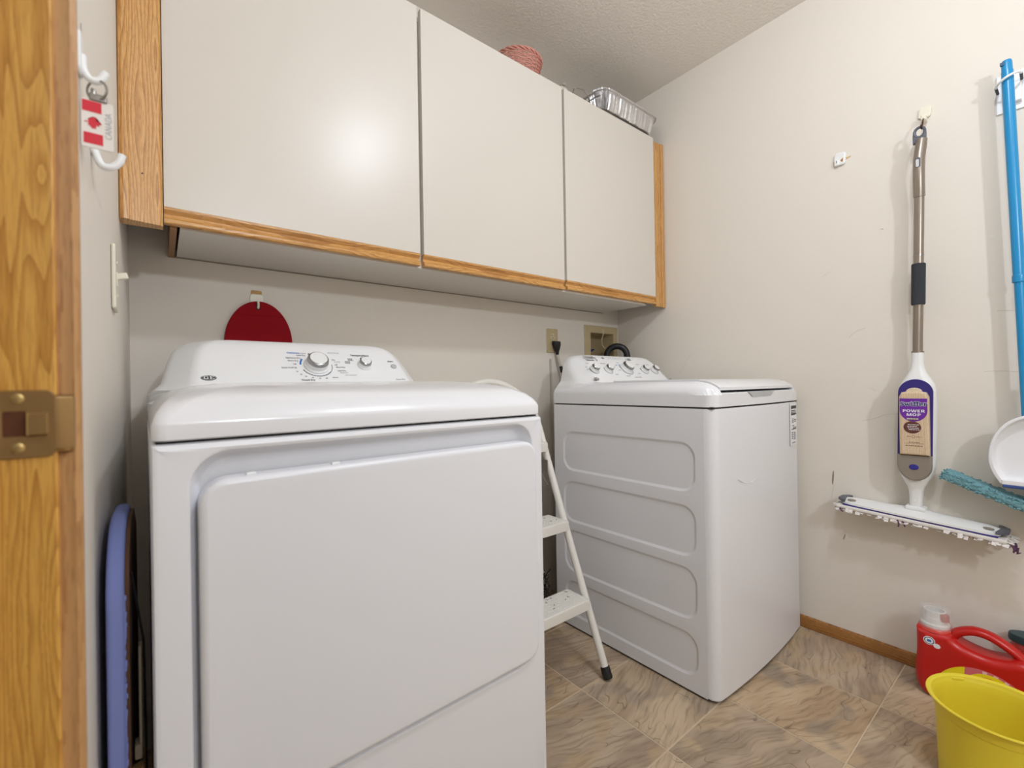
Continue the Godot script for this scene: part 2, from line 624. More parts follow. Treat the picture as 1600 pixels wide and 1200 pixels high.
func room() -> void:
	var zf := 3.2
	struct("floor", MB.new().box(Vector3(0.95, -0.06, 0.8), Vector3(2.6, 0.117, 5.2)), M.grout)
	var fl := get_node("floor")
	var tiles := [
		slate_tile(100, rgb(204, 180, 150), rgb(178, 154, 126), rgb(164, 146, 126)),
		slate_tile(140, rgb(190, 168, 142), rgb(164, 142, 120), rgb(186, 160, 126)),
		slate_tile(180, rgb(198, 172, 140), rgb(176, 148, 116), rgb(152, 136, 118)),
		slate_tile(220, rgb(182, 160, 136), rgb(158, 138, 116), rgb(194, 168, 134))]
	var px := 0.3115
	var pz := 0.306
	var meshes := []
	for k in 4:      # one bevelled tile, its picture turned four ways
		var mb := MB.new()
		var hw := px / 2 - 0.0017
		var hz := pz / 2 - 0.0017
		var bv := 0.0012
		var o := []
		var uvs := [Vector2(0, 1), Vector2(1, 1), Vector2(1, 0), Vector2(0, 0)]
		for c in [[-1, 1], [1, 1], [1, -1], [-1, -1]]:
			o.append([Vector3(c[0] * (hw - bv), 0, c[1] * (hz - bv)), Vector3(c[0] * hw, -bv, c[1] * hz), Vector3(c[0] * hw, -0.004, c[1] * hz)])
		var r := []
		for i in 4:
			var uu: Vector2 = uvs[i]
			if k % 2:
				uu.x = 1.0 - uu.x
			if k / 2:
				uu.y = 1.0 - uu.y
			r.append(uu)
		mb.quad(o[0][0], o[1][0], o[2][0], o[3][0], r[0], r[1], r[2], r[3])
		for i in 4:
			var j := (i + 1) % 4
			mb.quad(o[i][1], o[j][1], o[j][0], o[i][0], r[i], r[j], r[j], r[i])
			mb.quad(o[i][2], o[j][2], o[j][1], o[i][1], r[i], r[j], r[j], r[i])
		mb.done()
		meshes.append(mb.mesh(20.0))
	for i in range(-4, 4):
		for j in range(-2, 7):
			var x := 1.038 + px * (i + 0.5)
			var z := -0.988 + pz * (j + 0.5)
			if x < lx(z) + px * 0.35 - 0.31 or z - pz / 2 < ZB - 0.3:
				continue
			var t := MeshInstance3D.new()
			t.name = "tile"
			t.mesh = meshes[rng.randi() % 4]
			t.material_override = tiles[(i * 7 + j * 3 + 40) % 4]
			t.position = Vector3(x, 0, z)
			fl.add_child(t, true)
	struct("ceiling", MB.new().box(Vector3(0.95, CEIL + 0.06, 0.8), Vector3(2.6, 0.12, 5.2)), M.ceiling)
	# back wall, open where the water outlet box sits
	struct("wall_back", MB.new().box(Vector3(0.702, CEIL / 2, ZB - 0.06), Vector3(2.104, CEIL, 0.12)).box(Vector3(2.09, CEIL / 2, ZB - 0.06), Vector3(0.3, CEIL, 0.12)).box(Vector3(1.847, 0.53, ZB - 0.06), Vector3(0.186, 1.06, 0.12)).box(Vector3(1.847, 1.8365, ZB - 0.06), Vector3(0.186, 1.207, 0.12)), M.wall)
	var wr := struct("wall_right", MB.new().box(Vector3(XR + 0.06, CEIL / 2, 0.8), Vector3(0.12, CEIL, 5.2)), M.wall)
	struct("wall_front", MB.new().box(Vector3(0.95, CEIL / 2, zf + 0.06), Vector3(2.6, CEIL, 0.12)), M.wall)
	# left wall round the doorway, a little out of square
	var wl := MB.new()
	for s in [[ZB - 0.1, -0.564, 0.0, CEIL], [-0.564, 0.29, 2.06, CEIL], [0.29, zf + 0.1, 0.0, CEIL]]:
		var P := PackedVector2Array([Vector2(lx(s[0]), -s[0]), Vector2(lx(s[1]), -s[1]), Vector2(-0.19, -s[1]), Vector2(-0.19, -s[0])])
		wl.prism(P, s[2], s[3], 0.0, Transform3D(Basis(Vector3.RIGHT, -PI / 2), Vector3.ZERO))
	struct("wall_left", wl, M.wall)
	# hall wall seen by nobody, closes the doorway
	struct("wall_hall", MB.new().box(Vector3(-1.3, CEIL / 2, 0.0), Vector3(0.1, CEIL, 3.0)).box(Vector3(-0.7, CEIL / 2, -1.3), Vector3(1.2, CEIL, 0.1)).box(Vector3(-0.7, CEIL / 2, 1.3), Vector3(1.2, CEIL, 0.1)).box(Vector3(-0.75, -0.06, 0), Vector3(1.1, 0.117, 3.0)).box(Vector3(-0.75, CEIL + 0.06, 0), Vector3(1.1, 0.12, 3.0)), M.wall)
	# baseboards
	var prof := PackedVector2Array([Vector2(0, 0), Vector2(0.011, 0), Vector2(0.011, 0.034), Vector2(0.008, 0.041), Vector2(0.003, 0.043), Vector2(0, 0.043)])
	struct("baseboard_right", MB.new().prism(prof, 0, 4.6, 0, Transform3D(Basis(Vector3(-1, 0, 0), Vector3.UP, Vector3(0, 0, 1)), Vector3(XR, 0, -1.5))), M.oak_base)
	struct("baseboard_back", MB.new().prism(prof, 0, 1.96, 0, Transform3D(Basis(Vector3(0, 0, 1), Vector3.UP, Vector3(1, 0, 0)), Vector3(0.0, 0, ZB))), M.oak_base)
	# scuffs on the right wall: [z, y, dz, dy, width]
	for s in [[-0.577, 0.60, 0.004, 0.055, 0.006], [-0.545, 0.385, 0.006, 0.022, 0.003], [-0.42, 1.49, 0.012, -0.003, 0.004]]:
		var P := PackedVector2Array()
		for k in 10:
			var a := TAU * k / 10.0
			P.append(Vector2(s[0] + s[2] * 0.5 * cos(a) + s[4] * 0.5 * sin(a), s[1] + s[3] * 0.5 * cos(a) + rng.randf_range(-0.001, 0.001)))
		part(wr, "scuff_mark", MB.new().prism(P, 0, 0.0006, 0, Transform3D(Basis(Vector3(0, 0, 1), Vector3.UP, Vector3(-1, 0, 0)), Vector3(XR, 0, 0))), M.scuff_dark)
	for path in [[Vector2(-0.485, 0.818), Vector2(-0.45, 0.828), Vector2(-0.42, 0.842), Vector2(-0.385, 0.848)], [Vector2(-0.46, 0.937), Vector2(-0.45, 0.930), Vector2(-0.444, 0.926)], [Vector2(-0.575, 0.575), Vector2(-0.58, 0.54), Vector2(-0.583, 0.52)], [Vector2(-0.60, 1.36), Vector2(-0.57, 1.375)], [Vector2(-0.08, 1.165), Vector2(-0.11, 1.163), Vector2(-0.15, 1.168)], [Vector2(-0.18, 0.985), Vector2(-0.15, 0.986), Vector2(-0.11, 0.982)], [Vector2(-1.20, 1.01), Vector2(-1.17, 1.06), Vector2(-1.14, 1.10)], [Vector2(-0.52, 1.12), Vector2(-0.5, 1.14), Vector2(-0.47, 1.15)]]:
		var pp := []
		for q in path:
			pp.append(Vector3(XR, q.y, q.x))
		part(wr, "scuff_mark", MB.new().tube(bez(pp, 4), 0.0007, 5), M.scuff)
	# door frame: the far jamb faces the camera
	var d := Node3D.new()
	d.name = "door_1"
	add_child(d)
	d.set_meta("kind", "structure")
	d.position = Vector3(-0.07, 0, -0.545)
	part(d, "jamb", MB.new().rbox(Vector3(-0.059, 1.015, -0.0095), Vector3(0.118, 2.03, 0.019), 0.0018, 2), M.oak_jamb)
	part(d, "door_stop", MB.new().rbox(Vector3(-0.061, 1.015, 0.0055), Vector3(0.034, 2.03, 0.011), 0.002, 2), M.oak_jamb)
	part(d, "jamb", MB.new().rbox(Vector3(-0.059, 1.015, 0.8445), Vector3(0.118, 2.03, 0.019), 0.0018, 2), M.oak_jamb)
	part(d, "head_jamb", MB.new().rbox(Vector3(-0.059, 2.04, 0.4175), Vector3(0.118, 0.019, 0.873), 0.0018, 2), M.oak_jamb)
	var cp := PackedVector2Array([Vector2(-0.004, -0.006), Vector2(0.0105, -0.006), Vector2(0.0145, -0.009), Vector2(0.0145, -0.016), Vector2(0.011, -0.036), Vector2(0.009, -0.056), Vector2(0.006, -0.060), Vector2(-0.004, -0.060)])
	var cz := PackedVector2Array()
	for p in cp:
		cz.append(Vector2(p.x, -p.y))
	part(d, "casing", MB.new().prism(cz, 0, 2.1, 0, Transform3D(Basis(Vector3.RIGHT, -PI / 2), Vector3.ZERO)), M.oak_casing, 30)
	var sp := Node3D.new()
	sp.name = "strike_plate"
	d.add_child(sp)
	sp.position = Vector3(-0.0145, 0.941, 0.0)
	var plate := rrect(-0.004, 0, 0.036, 0.057, 0.006, 4)
	var hole := rrect(-0.0105, 0.0005, 0.0135, 0.021, 0.0012, 4)
	var pm := MB.new()
	pm.rings([ring3(hole, -0.004), ring3(hole, 0.0012), ring3(MB.inset(plate, 0.0008), 0.0016), ring3(plate, 0.0006), ring3(plate, 0.0)], false, false)
	pm.done()
	part(sp, "plate", pm, M.brass, 30)
	part(sp, "lip", MB.new().prism(PackedVector2Array([Vector2(0.012, 0.0014), Vector2(0.017, 0.0014), Vector2(0.0245, -0.001), Vector2(0.0255, -0.0045), Vector2(0.024, -0.0045), Vector2(0.0215, -0.0015), Vector2(0.012, 0.0)]), -0.024, 0.024, 0.003, Transform3D(Basis(Vector3.RIGHT, PI / 2) * Basis.from_scale(Vector3(1, 1, 1)), Vector3.ZERO)), M.brass, 30)
	part(sp, "tab", MB.new().rbox(Vector3(0.0035, 0.0, 0.0028), Vector3(0.0125, 0.0185, 0.0032), 0.001, 2), M.brass, 30)
	part(sp, "tab_edge", MB.new().rbox(Vector3(-0.0026, 0.0, 0.0022), Vector3(0.0014, 0.0185, 0.0045), 0.0006, 2), M.brass_light, 30)
	part(sp, "latch_hole", MB.new().box(Vector3(-0.0105, 0.0005, 0.0003), Vector3(0.0136, 0.0212, 0.0006)), mat(rgb(92, 50, 20), 0.8))
	for y in [0.0215, -0.0195]:
		var s := MB.new().lathe([[0.0042, 0.0], [0.0042, 0.0006], [0.003, 0.0012]], 16, Transform3D(Basis(Vector3.RIGHT, PI / 2), Vector3(-0.0085, y, 0.0014)))
		s.box(Vector3(-0.0085, y, 0.0027), Vector3(0.004, 0.0007, 0.0003)).box(Vector3(-0.0085, y, 0.0027), Vector3(0.0007, 0.004, 0.0003))
		part(sp, "screw", s, M.brass_light, 30)

func wall_cabinet() -> void:
	var t := thing("wall_cabinet", "long white wall cabinet with three doors and oak finger pulls above both machines", "cabinet", Vector3(0, 0, 0))
	var zb := -1.29
	var y0 := 1.3425
	var carc := MB.new()
	carc.box(Vector3(0.946, y0 + 0.008, (ZB + zb) / 2), Vector3(1.822 - 0.011, 0.016, zb - ZB))          # underside
	carc.box(Vector3(0.9465, 2.135, (ZB + zb) / 2), Vector3(1.822, 0.016, zb - ZB))
	carc.box(Vector3(0.9465, 1.75, ZB + 0.004), Vector3(1.822, 0.78, 0.008))
	carc.box(Vector3(1.8505, 1.743, (ZB + zb) / 2), Vector3(0.014, 0.80, zb - ZB))
	for x in [0.651, 1.286]:
		carc.box(Vector3(x, 1.743, (ZB + zb) / 2), Vector3(0.018, 0.78, zb - ZB - 0.004))
	part(t, "carcass", carc, M.melamine)
	part(t, "side_panel", MB.new().box(Vector3(0.0285, 1.743, (ZB + zb) / 2), Vector3(0.013, 0.806, zb - ZB)), M.wood_edge)
	part(t, "scribe_strip", MB.new().box(Vector3(0.945, y0 - 0.001, ZB + 0.003), Vector3(1.82, 0.003, 0.006)), M.scuff_dark)
	var zf := -1.271
	var yr := 1.3835     # where white meets oak
	var top := 2.161
	# finger pull profile in (depth, height), depth out to the room
	var pr := PackedVector2Array([Vector2(-0.018, 0.0), Vector2(-0.018, -0.004), Vector2(-0.018, -0.037), Vector2(-0.005, -0.0385), Vector2(0.0005, -0.037), Vector2(0.0022, -0.033), Vector2(0.0018, -0.0275), Vector2(-0.001, -0.0245), Vector2(-0.006, -0.0225), Vector2(-0.0082, -0.019), Vector2(-0.0075, -0.0145), Vector2(-0.003, -0.0095), Vector2(0.0005, -0.006), Vector2(0.0005, -0.0005), Vector2(0.0, 0.0)])
	for d in [[0.0112, 0.6448, 0.0], [0.6578, 1.2797, 0.0005], [1.2926, 1.9035, 0.0035]]:
		var dn := part(t, "door", MB.new().rbox(Vector3((d[0] + d[1]) / 2, (yr + d[2] + top) / 2, zf - 0.009), Vector3(d[1] - d[0], top - yr - d[2], 0.018), 0.0008, 1), M.melamine)
		var P := PackedVector2Array()
		for p in pr:
			P.append(p)
		var rail := MB.new().prism(P, d[0], d[1], 0, Transform3D(Basis(Vector3(0, 0, 1), Vector3(0, 1, 0), Vector3(1, 0, 0)), Vector3(0, yr + d[2], zf)))
		part(dn, "finger_pull", rail, M.oak_lying, 30, "oak finger pull along the lower edge of the door")
	# oak fillers to the walls
	var fp := PackedVector2Array([Vector2(-0.0645, -1.262), Vector2(-0.0645, -1.252), Vector2(-0.062, -1.2465), Vector2(-0.056, -1.2445), Vector2(-0.048, -1.2455), Vector2(-0.046, -1.249), Vector2(-0.044, -1.2495), Vector2(0.004, -1.258), Vector2(0.0095, -1.262), Vector2(0.0095, -1.29), Vector2(-0.0645, -1.29)])
	var fz := PackedVector2Array()
	for p in fp:
		fz.append(Vector2(p.x, -p.y))
	part(t, "filler_strip", MB.new().prism(fz, 1.3345, 2.16, 0, Transform3D(Basis(Vector3.RIGHT, -PI / 2), Vector3.ZERO)), M.oak, 20, "wide oak filler strip against the left wall")
	part(t, "filler_strip", MB.new().rbox(Vector3(1.931, 1.744, -1.2795), Vector3(0.05, 0.806, 0.017), 0.001, 1), M.oak, 40, "oak filler strip at the right wall")
	part(t, "scribe_moulding", MB.new().rbox(Vector3(1.9685, 1.744, -1.276), Vector3(0.023, 0.812, 0.02), 0.004, 2), M.oak, 40, "narrow oak moulding at the right wall")
	for k in [[-0.03, 2.115], [-0.025, 1.44]]:
		part(t, "screw_hole", MB.new().lathe([[0.0016, 0], [0.0014, 0.0004]], 10, Transform3D(Basis(Vector3.RIGHT, PI / 2), Vector3(k[0], k[1], -1.2515))), M.gap)

# control console shared by both machines; db is the depth of its foot, dback the back of the machine
func console(t: Node3D, db: float, dback: float, w: float, xo := 0.0) -> Transform3D:
	var rs := []
	for l in [[0.915, 0.055, 0.006, 0.0], [0.94, 0.035, 0.02, 0.004], [0.958, 0.015, 0.05, 0.012], [0.968, -0.010, 0.070, 0.022], [0.974, -0.004, 0.080, 0.029], [0.982, 0.006, 0.088, 0.036], [1.005, 0.027, 0.093, 0.042], [1.03, 0.05, 0.098, 0.048], [1.058, 0.0755, 0.105, 0.059], [1.074, 0.0915, 0.115, 0.073], [1.083, 0.102, 0.128, 0.090], [1.088, 0.113, 0.146, 0.112], [1.090, 0.124, 0.165, 0.135]]:
		var q: PackedVector2Array = []
		var zf: float = -(db + l[1])
		var zb := -dback
		var c := [Vector2(w - l[2], zf), Vector2(w - l[3], maxf(zf - 0.075, zb + 0.03)), Vector2(w - l[3] - 0.004, zb), Vector2(l[3] + 0.004, zb), Vector2(l[3], maxf(zf - 0.075, zb + 0.03)), Vector2(l[2], zf)]
		# round the outline's corners
		for i in 6:
			var p: Vector2 = c[i]
			var a: Vector2 = c[(i + 5) % 6] - p
			var b: Vector2 = c[(i + 1) % 6] - p
			var r: float = [0.014, 0.02, 0.004, 0.004, 0.02, 0.014][i]
			var s := p + a.normalized() * minf(r, a.length() * 0.45)
			var e := p + b.normalized() * minf(r, b.length() * 0.45)
			for k in 5:
				var f := k / 4.0
				q.append(s.lerp(p, f).lerp(p.lerp(e, f), f))
		var r3 := PackedVector3Array()
		for p in q:
			r3.append(Vector3(maxf(p.x + xo, 0.001), l[0], p.y))
		rs.append(r3)
	part(t, "console", MB.new().rings(rs).done(), M.console, 35)
	var n := Vector3(0, 0.10, 0.11).normalized()
	return Transform3D(Basis(Vector3.RIGHT, n.cross(Vector3.RIGHT), n), Vector3(xo, 0.979, -db - 0.0045) + n * 0.0012)

func knob(t: Node3D, T: Transform3D, x: float, s: float, r: float, h: float) -> void:
	var X := T * Transform3D(Basis(Vector3.RIGHT, PI / 2), Vector3(x, s, 0))
	var kn := part(t, "knob", MB.new().lathe([[r * 1.18, 0.0], [r * 1.16, h * 0.12], [r * 1.02, h * 0.2], [r, h * 0.62]], 40, X), M.white_plastic, 30)
	part(kn, "chrome_ring", MB.new().lathe([[r, h * 0.60], [r * 1.0, h * 0.7], [r * 0.92, h * 0.92], [r * 0.78, h * 1.01]], 40, X), M.chrome, 35, "chrome ring around the knob")
	part(kn, "cap", MB.new().lathe([[r * 0.79, h * 0.9], [r * 0.79, h * 1.01], [r * 0.74, h * 1.04], [r * 0.3, h * 1.05]], 40, X), M.white_plastic, 35)
	part(kn, "pointer", MB.new().rbox(Vector3(x - r * 0.68, s + r * 0.68, h * 0.75), Vector3(0.002, r * 0.3, h * 0.2), 0.0006, 1, T * Transform3D(Basis.IDENTITY, Vector3(x - r * 0.68, s + r * 0.68, 0)) * Transform3D(Basis(Vector3(0, 0, 1), PI / 4), Vector3.ZERO) * Transform3D(Basis.IDENTITY, -Vector3(x - r * 0.68, s + r * 0.68, 0))), M.grey_plastic)

# printed dashes where the photograph shows print too small to read
func dashes(mb: MB, T: Transform3D, x: float, y: float, w: float, h: float, rows: int) -> void:
	for k in rows:
		var at := x
		while at < x + w - 0.001:
			var l := rng.randf_range(0.002, 0.006)
			l = minf(l, x + w - at)
			mb.box(Vector3(at + l / 2, y - k * h, 0.0001), Vector3(l, h * 0.5, 0.0002), T)
			at += l + 0.0012

func emblem(t: Node3D, T: Transform3D, x: float, s: float, a: float, b: float) -> void:
	var X := T * Transform3D(Basis.IDENTITY, Vector3(x, s, 0))
	var em := part(t, "emblem", MB.new().prism(ellipse(0, 0, a, b), 0, 0.0012, 0.0004, X), M.black, 30, "black oval emblem with white script monogram")
	var mo := MB.new()
	var ring := []
	for k in 24:
		ring.append(Vector3(a * 0.86 * cos(TAU * k / 24), b * 0.86 * sin(TAU * k / 24), 0.0013))
	mo.tube(ring, 0.00035, 5, X, true)
	words(mo, "GE", Vector2(0, -0.0002), b * 1.15, X * Transform3D(Basis.IDENTITY, Vector3(0, 0, 0.0012)), 600, "Droid Serif", true, 0.0004, true, 0.0, 1.2)
	part(em, "monogram", mo, M.ink_white, 30)

# rings of a pillow-shaped lid: [height, inset front, inset sides]
func lid_rings(w: float, dpt: float, y0: float, lv: Array, rc: float) -> Array:
	var rs := []
	for l in lv:
		var x0: float = l[2]
		var x1: float = w - l[2]
		var z1: float = -l[1]
		var z0 := -dpt
		var rr: float = minf(rc + l[1] * 0.5, 0.09)
		var P := PackedVector2Array()
		for q in 4:
			var c: Vector2
			var r := 0.004 if q >= 2 else rr
			c = [Vector2(x1 - r, z1 - r), Vector2(x0 + r, z1 - r), Vector2(x0 + r, z0 + r), Vector2(x1 - r, z0 + r)][q]
			for k in 9:
				var a := PI / 2 * (q + k / 8.0)
				P.append(c + Vector2(cos(a), sin(a)) * r)
		var r3 := PackedVector3Array()
		for p in P:
			r3.append(Vector3(p.x, y0 + l[0], p.y))
		rs.append(r3)
	return rs

func dryer() -> void:
	var t := thing("dryer", "white clothes dryer with a wide square door, nearest the oak doorway", "dryer", Vector3(-0.0112, 0, -0.7338), 0.022)
	var w := 0.686
	var D := 0.655
	# body behind the front panel
	part(t, "body", MB.new().rbox(Vector3(w / 2, 0.455, -(D + 0.055) / 2), Vector3(w, 0.886, D - 0.055), 0.004, 2), M.enamel_satin)
	# front panel with the recess for door and grip
	var o := rrect(w / 2, 0.4565, w, 0.881, 0.006, 7)
	var hy0 := 0.362
	var hy1 := 0.8815
	var h := rrect(0.348, (hy0 + hy1) / 2, 0.611, hy1 - hy0, 0.046, 7)
	var fr := MB.new()
	var rs := [ring3(o, -0.06), ring3(o, -0.008), ring3(MB.inset(o, 0.0024), -0.0024), ring3(MB.inset(o, 0.008), 0.0), ring3(MB.inset(h, -0.006), 0.0), ring3(MB.inset(h, -0.002), -0.0015), ring3(h, -0.006), ring3(MB.inset(h, 0.004), -0.018), ring3(MB.inset(h, 0.012), -0.028), ring3(MB.inset(h, 0.022), -0.031)]
	fr.rings(rs, false, true)
	fr.done()
	part(t, "front_panel", fr, M.enamel_satin, 35)
	# door
	var dp := rrect(0.3555, (0.3695 + 0.845) / 2, 0.611, 0.845 - 0.3695, 0.036, 8)
	var dr := part(t, "door", MB.new().prism(dp, -0.026, 0.010, 0.009, Transform3D.IDENTITY, 4, 0.003), M.enamel_satin, 35)
	for x in [0.113, 0.232]:
		part(dr, "bumper", MB.new().rbox(Vector3(x, 0.846, -0.004), Vector3(0.014, 0.005, 0.008), 0.002, 1), M.white_plastic)
	# lid
	var lv := [[0.0, 0.004, 0.003], [0.002, 0.0015, 0.001], [0.020, 0.001, 0.001], [0.027, 0.004, 0.003], [0.036, 0.010, 0.006], [0.047, 0.022, 0.013], [0.057, 0.041, 0.023], [0.065, 0.066, 0.035], [0.071, 0.098, 0.050], [0.0755, 0.14, 0.070], [0.0785, 0.19, 0.097], [0.080, 0.25, 0.13]]
	part(t, "top", MB.new().rings(lid_rings(w, D, 0.9005, lv, 0.016)).done(), M.enamel, 40)
	part(t, "seam", MB.new().rbox(Vector3(w / 2, 0.8985, -0.33), Vector3(w - 0.012, 0.006, D - 0.022), 0.001, 1), M.gap)
	for x in [0.05, w - 0.05]:
		for z in [-0.06, -D + 0.06]:
			part(t, "foot", MB.new().lathe([[0.02, 0.0], [0.02, 0.008], [0.012, 0.013]], 16, Transform3D(Basis.IDENTITY, Vector3(x, 0, z))), M.black)
	var T := console(t, 0.434, D, w, -0.013)
	knob(t, T, 0.354, 0.0635, 0.0265, 0.027)
	knob(t, T, 0.481, 0.067, 0.0165, 0.019)
	part(t, "start_button", MB.new().lathe([[0.0085, 0.0], [0.0085, 0.0022], [0.0075, 0.003]], 24, T * Transform3D(Basis(Vector3.RIGHT, PI / 2), Vector3(0.566, 0.063, 0))), M.light_grey)
	emblem(t, T, 0.1185, 0.019, 0.0145, 0.0075)
	# dial marks round the large knob
	var mk := MB.new()
	var mb := MB.new()
	var mg := MB.new()
	for k in 16:
		var a := -2.62 + k * 0.187
		var X := T * Transform3D(Basis(Vector3(0, 0, 1), a + PI / 2), Vector3(0.354 + 0.0385 * cos(a), 0.0635 + 0.0385 * sin(a), 0.0001))
		if k < 11:
			mk.box(Vector3.ZERO, Vector3(0.0062, 0.0024, 0.0003), X)
		elif k < 15:
			mg.box(Vector3.ZERO, Vector3(0.0062, 0.0024, 0.0003), X)
	for k in 3:
		var a := 2.62 + k * 0.19
		mb.box(Vector3.ZERO, Vector3(0.0066, 0.0042, 0.0003), T * Transform3D(Basis(Vector3(0, 0, 1), a + PI / 2), Vector3(0.354 + 0.0385 * cos(a), 0.0635 + 0.0385 * sin(a), 0.0001)))
	words(mb, "Cottons", Vector2(0.304, 0.1075), 0.0055, T, 700)
	part(t, "blue_lettering", mb, M.ink_blue)
	words(mk, "Less Dry", Vector2(0.322, 0.0995), 0.0042, T)
	words(mk, "Optimum Dry", Vector2(0.302, 0.089), 0.0042, T)
	words(mk, "More Dry", Vector2(0.300, 0.079), 0.0042, T)
	words(mk, "Quick Fluff 20", Vector2(0.287, 0.054), 0.0042, T)
	words(mk, "120", Vector2(0.302, 0.067), 0.0035, T)
	words(mk, "Timed Dry", Vector2(0.324, 0.0115), 0.0048, T, 600)
	for q in [[0.303, 0.041, "10"], [0.311, 0.031, "20"], [0.321, 0.024, "30"], [0.336, 0.0195, "40"], [0.353, 0.0175, "50"], [0.370, 0.0175, "60"], [0.392, 0.020, "80 Min"]]:
		words(mk, q[2], Vector2(q[0], q[1]), 0.0034, T)
	words(mk, "Dry", Vector2(0.401, 0.085), 0.0042, T)
	words(mk, "Off", Vector2(0.404, 0.066), 0.0036, T)
	words(mk, "More Dry", Vector2(0.414, 0.0575), 0.0042, T)
	words(mk, "Less Dry", Vector2(0.414, 0.0445), 0.0042, T)
	words(mk, "Temperature", Vector2(0.477, 0.1045), 0.0060, T, 700)
	words(mk, "Start", Vector2(0.562, 0.0835), 0.0052, T, 700)
	words(mk, "Sensor Dry", Vector2(0.571, 0.0125), 0.0040, T)
	dashes(mk, T, 0.440, 0.090, 0.014, 0.005, 2)
	dashes(mk, T, 0.430, 0.079, 0.014, 0.005, 2)
	part(t, "lettering", mk, M.ink)
	dashes(mg, T, 0.392, 0.112, 0.03, 0.004, 1)
	dashes(mg, T, 0.318, 0.107, 0.018, 0.004, 1)
	dashes(mg, T, 0.402, 0.0775, 0.016, 0.004, 1)
	dashes(mg, T, 0.408, 0.037, 0.02, 0.004, 1)
	dashes(mg, T, 0.420, 0.0285, 0.03, 0.004, 1)
	part(t, "pale_lettering", mg, M.ink_pale).set_meta("kind", "stuff")

func wtop(x: float, d: float, w: float, dpt: float) -> float:    # height of the washer's top above its seam
	var ux := clampf(1.0 - minf(x, w - x) / 0.075, 0, 1)
	var ud := clampf(1.0 - d / 0.105, 0, 1)
	var r := minf(1.0, pow(pow(ux, 3.2) + pow(ud, 3.2), 1.0 / 3.2))
	return 0.036 + 0.0465 * sqrt(1.0 - r * r)

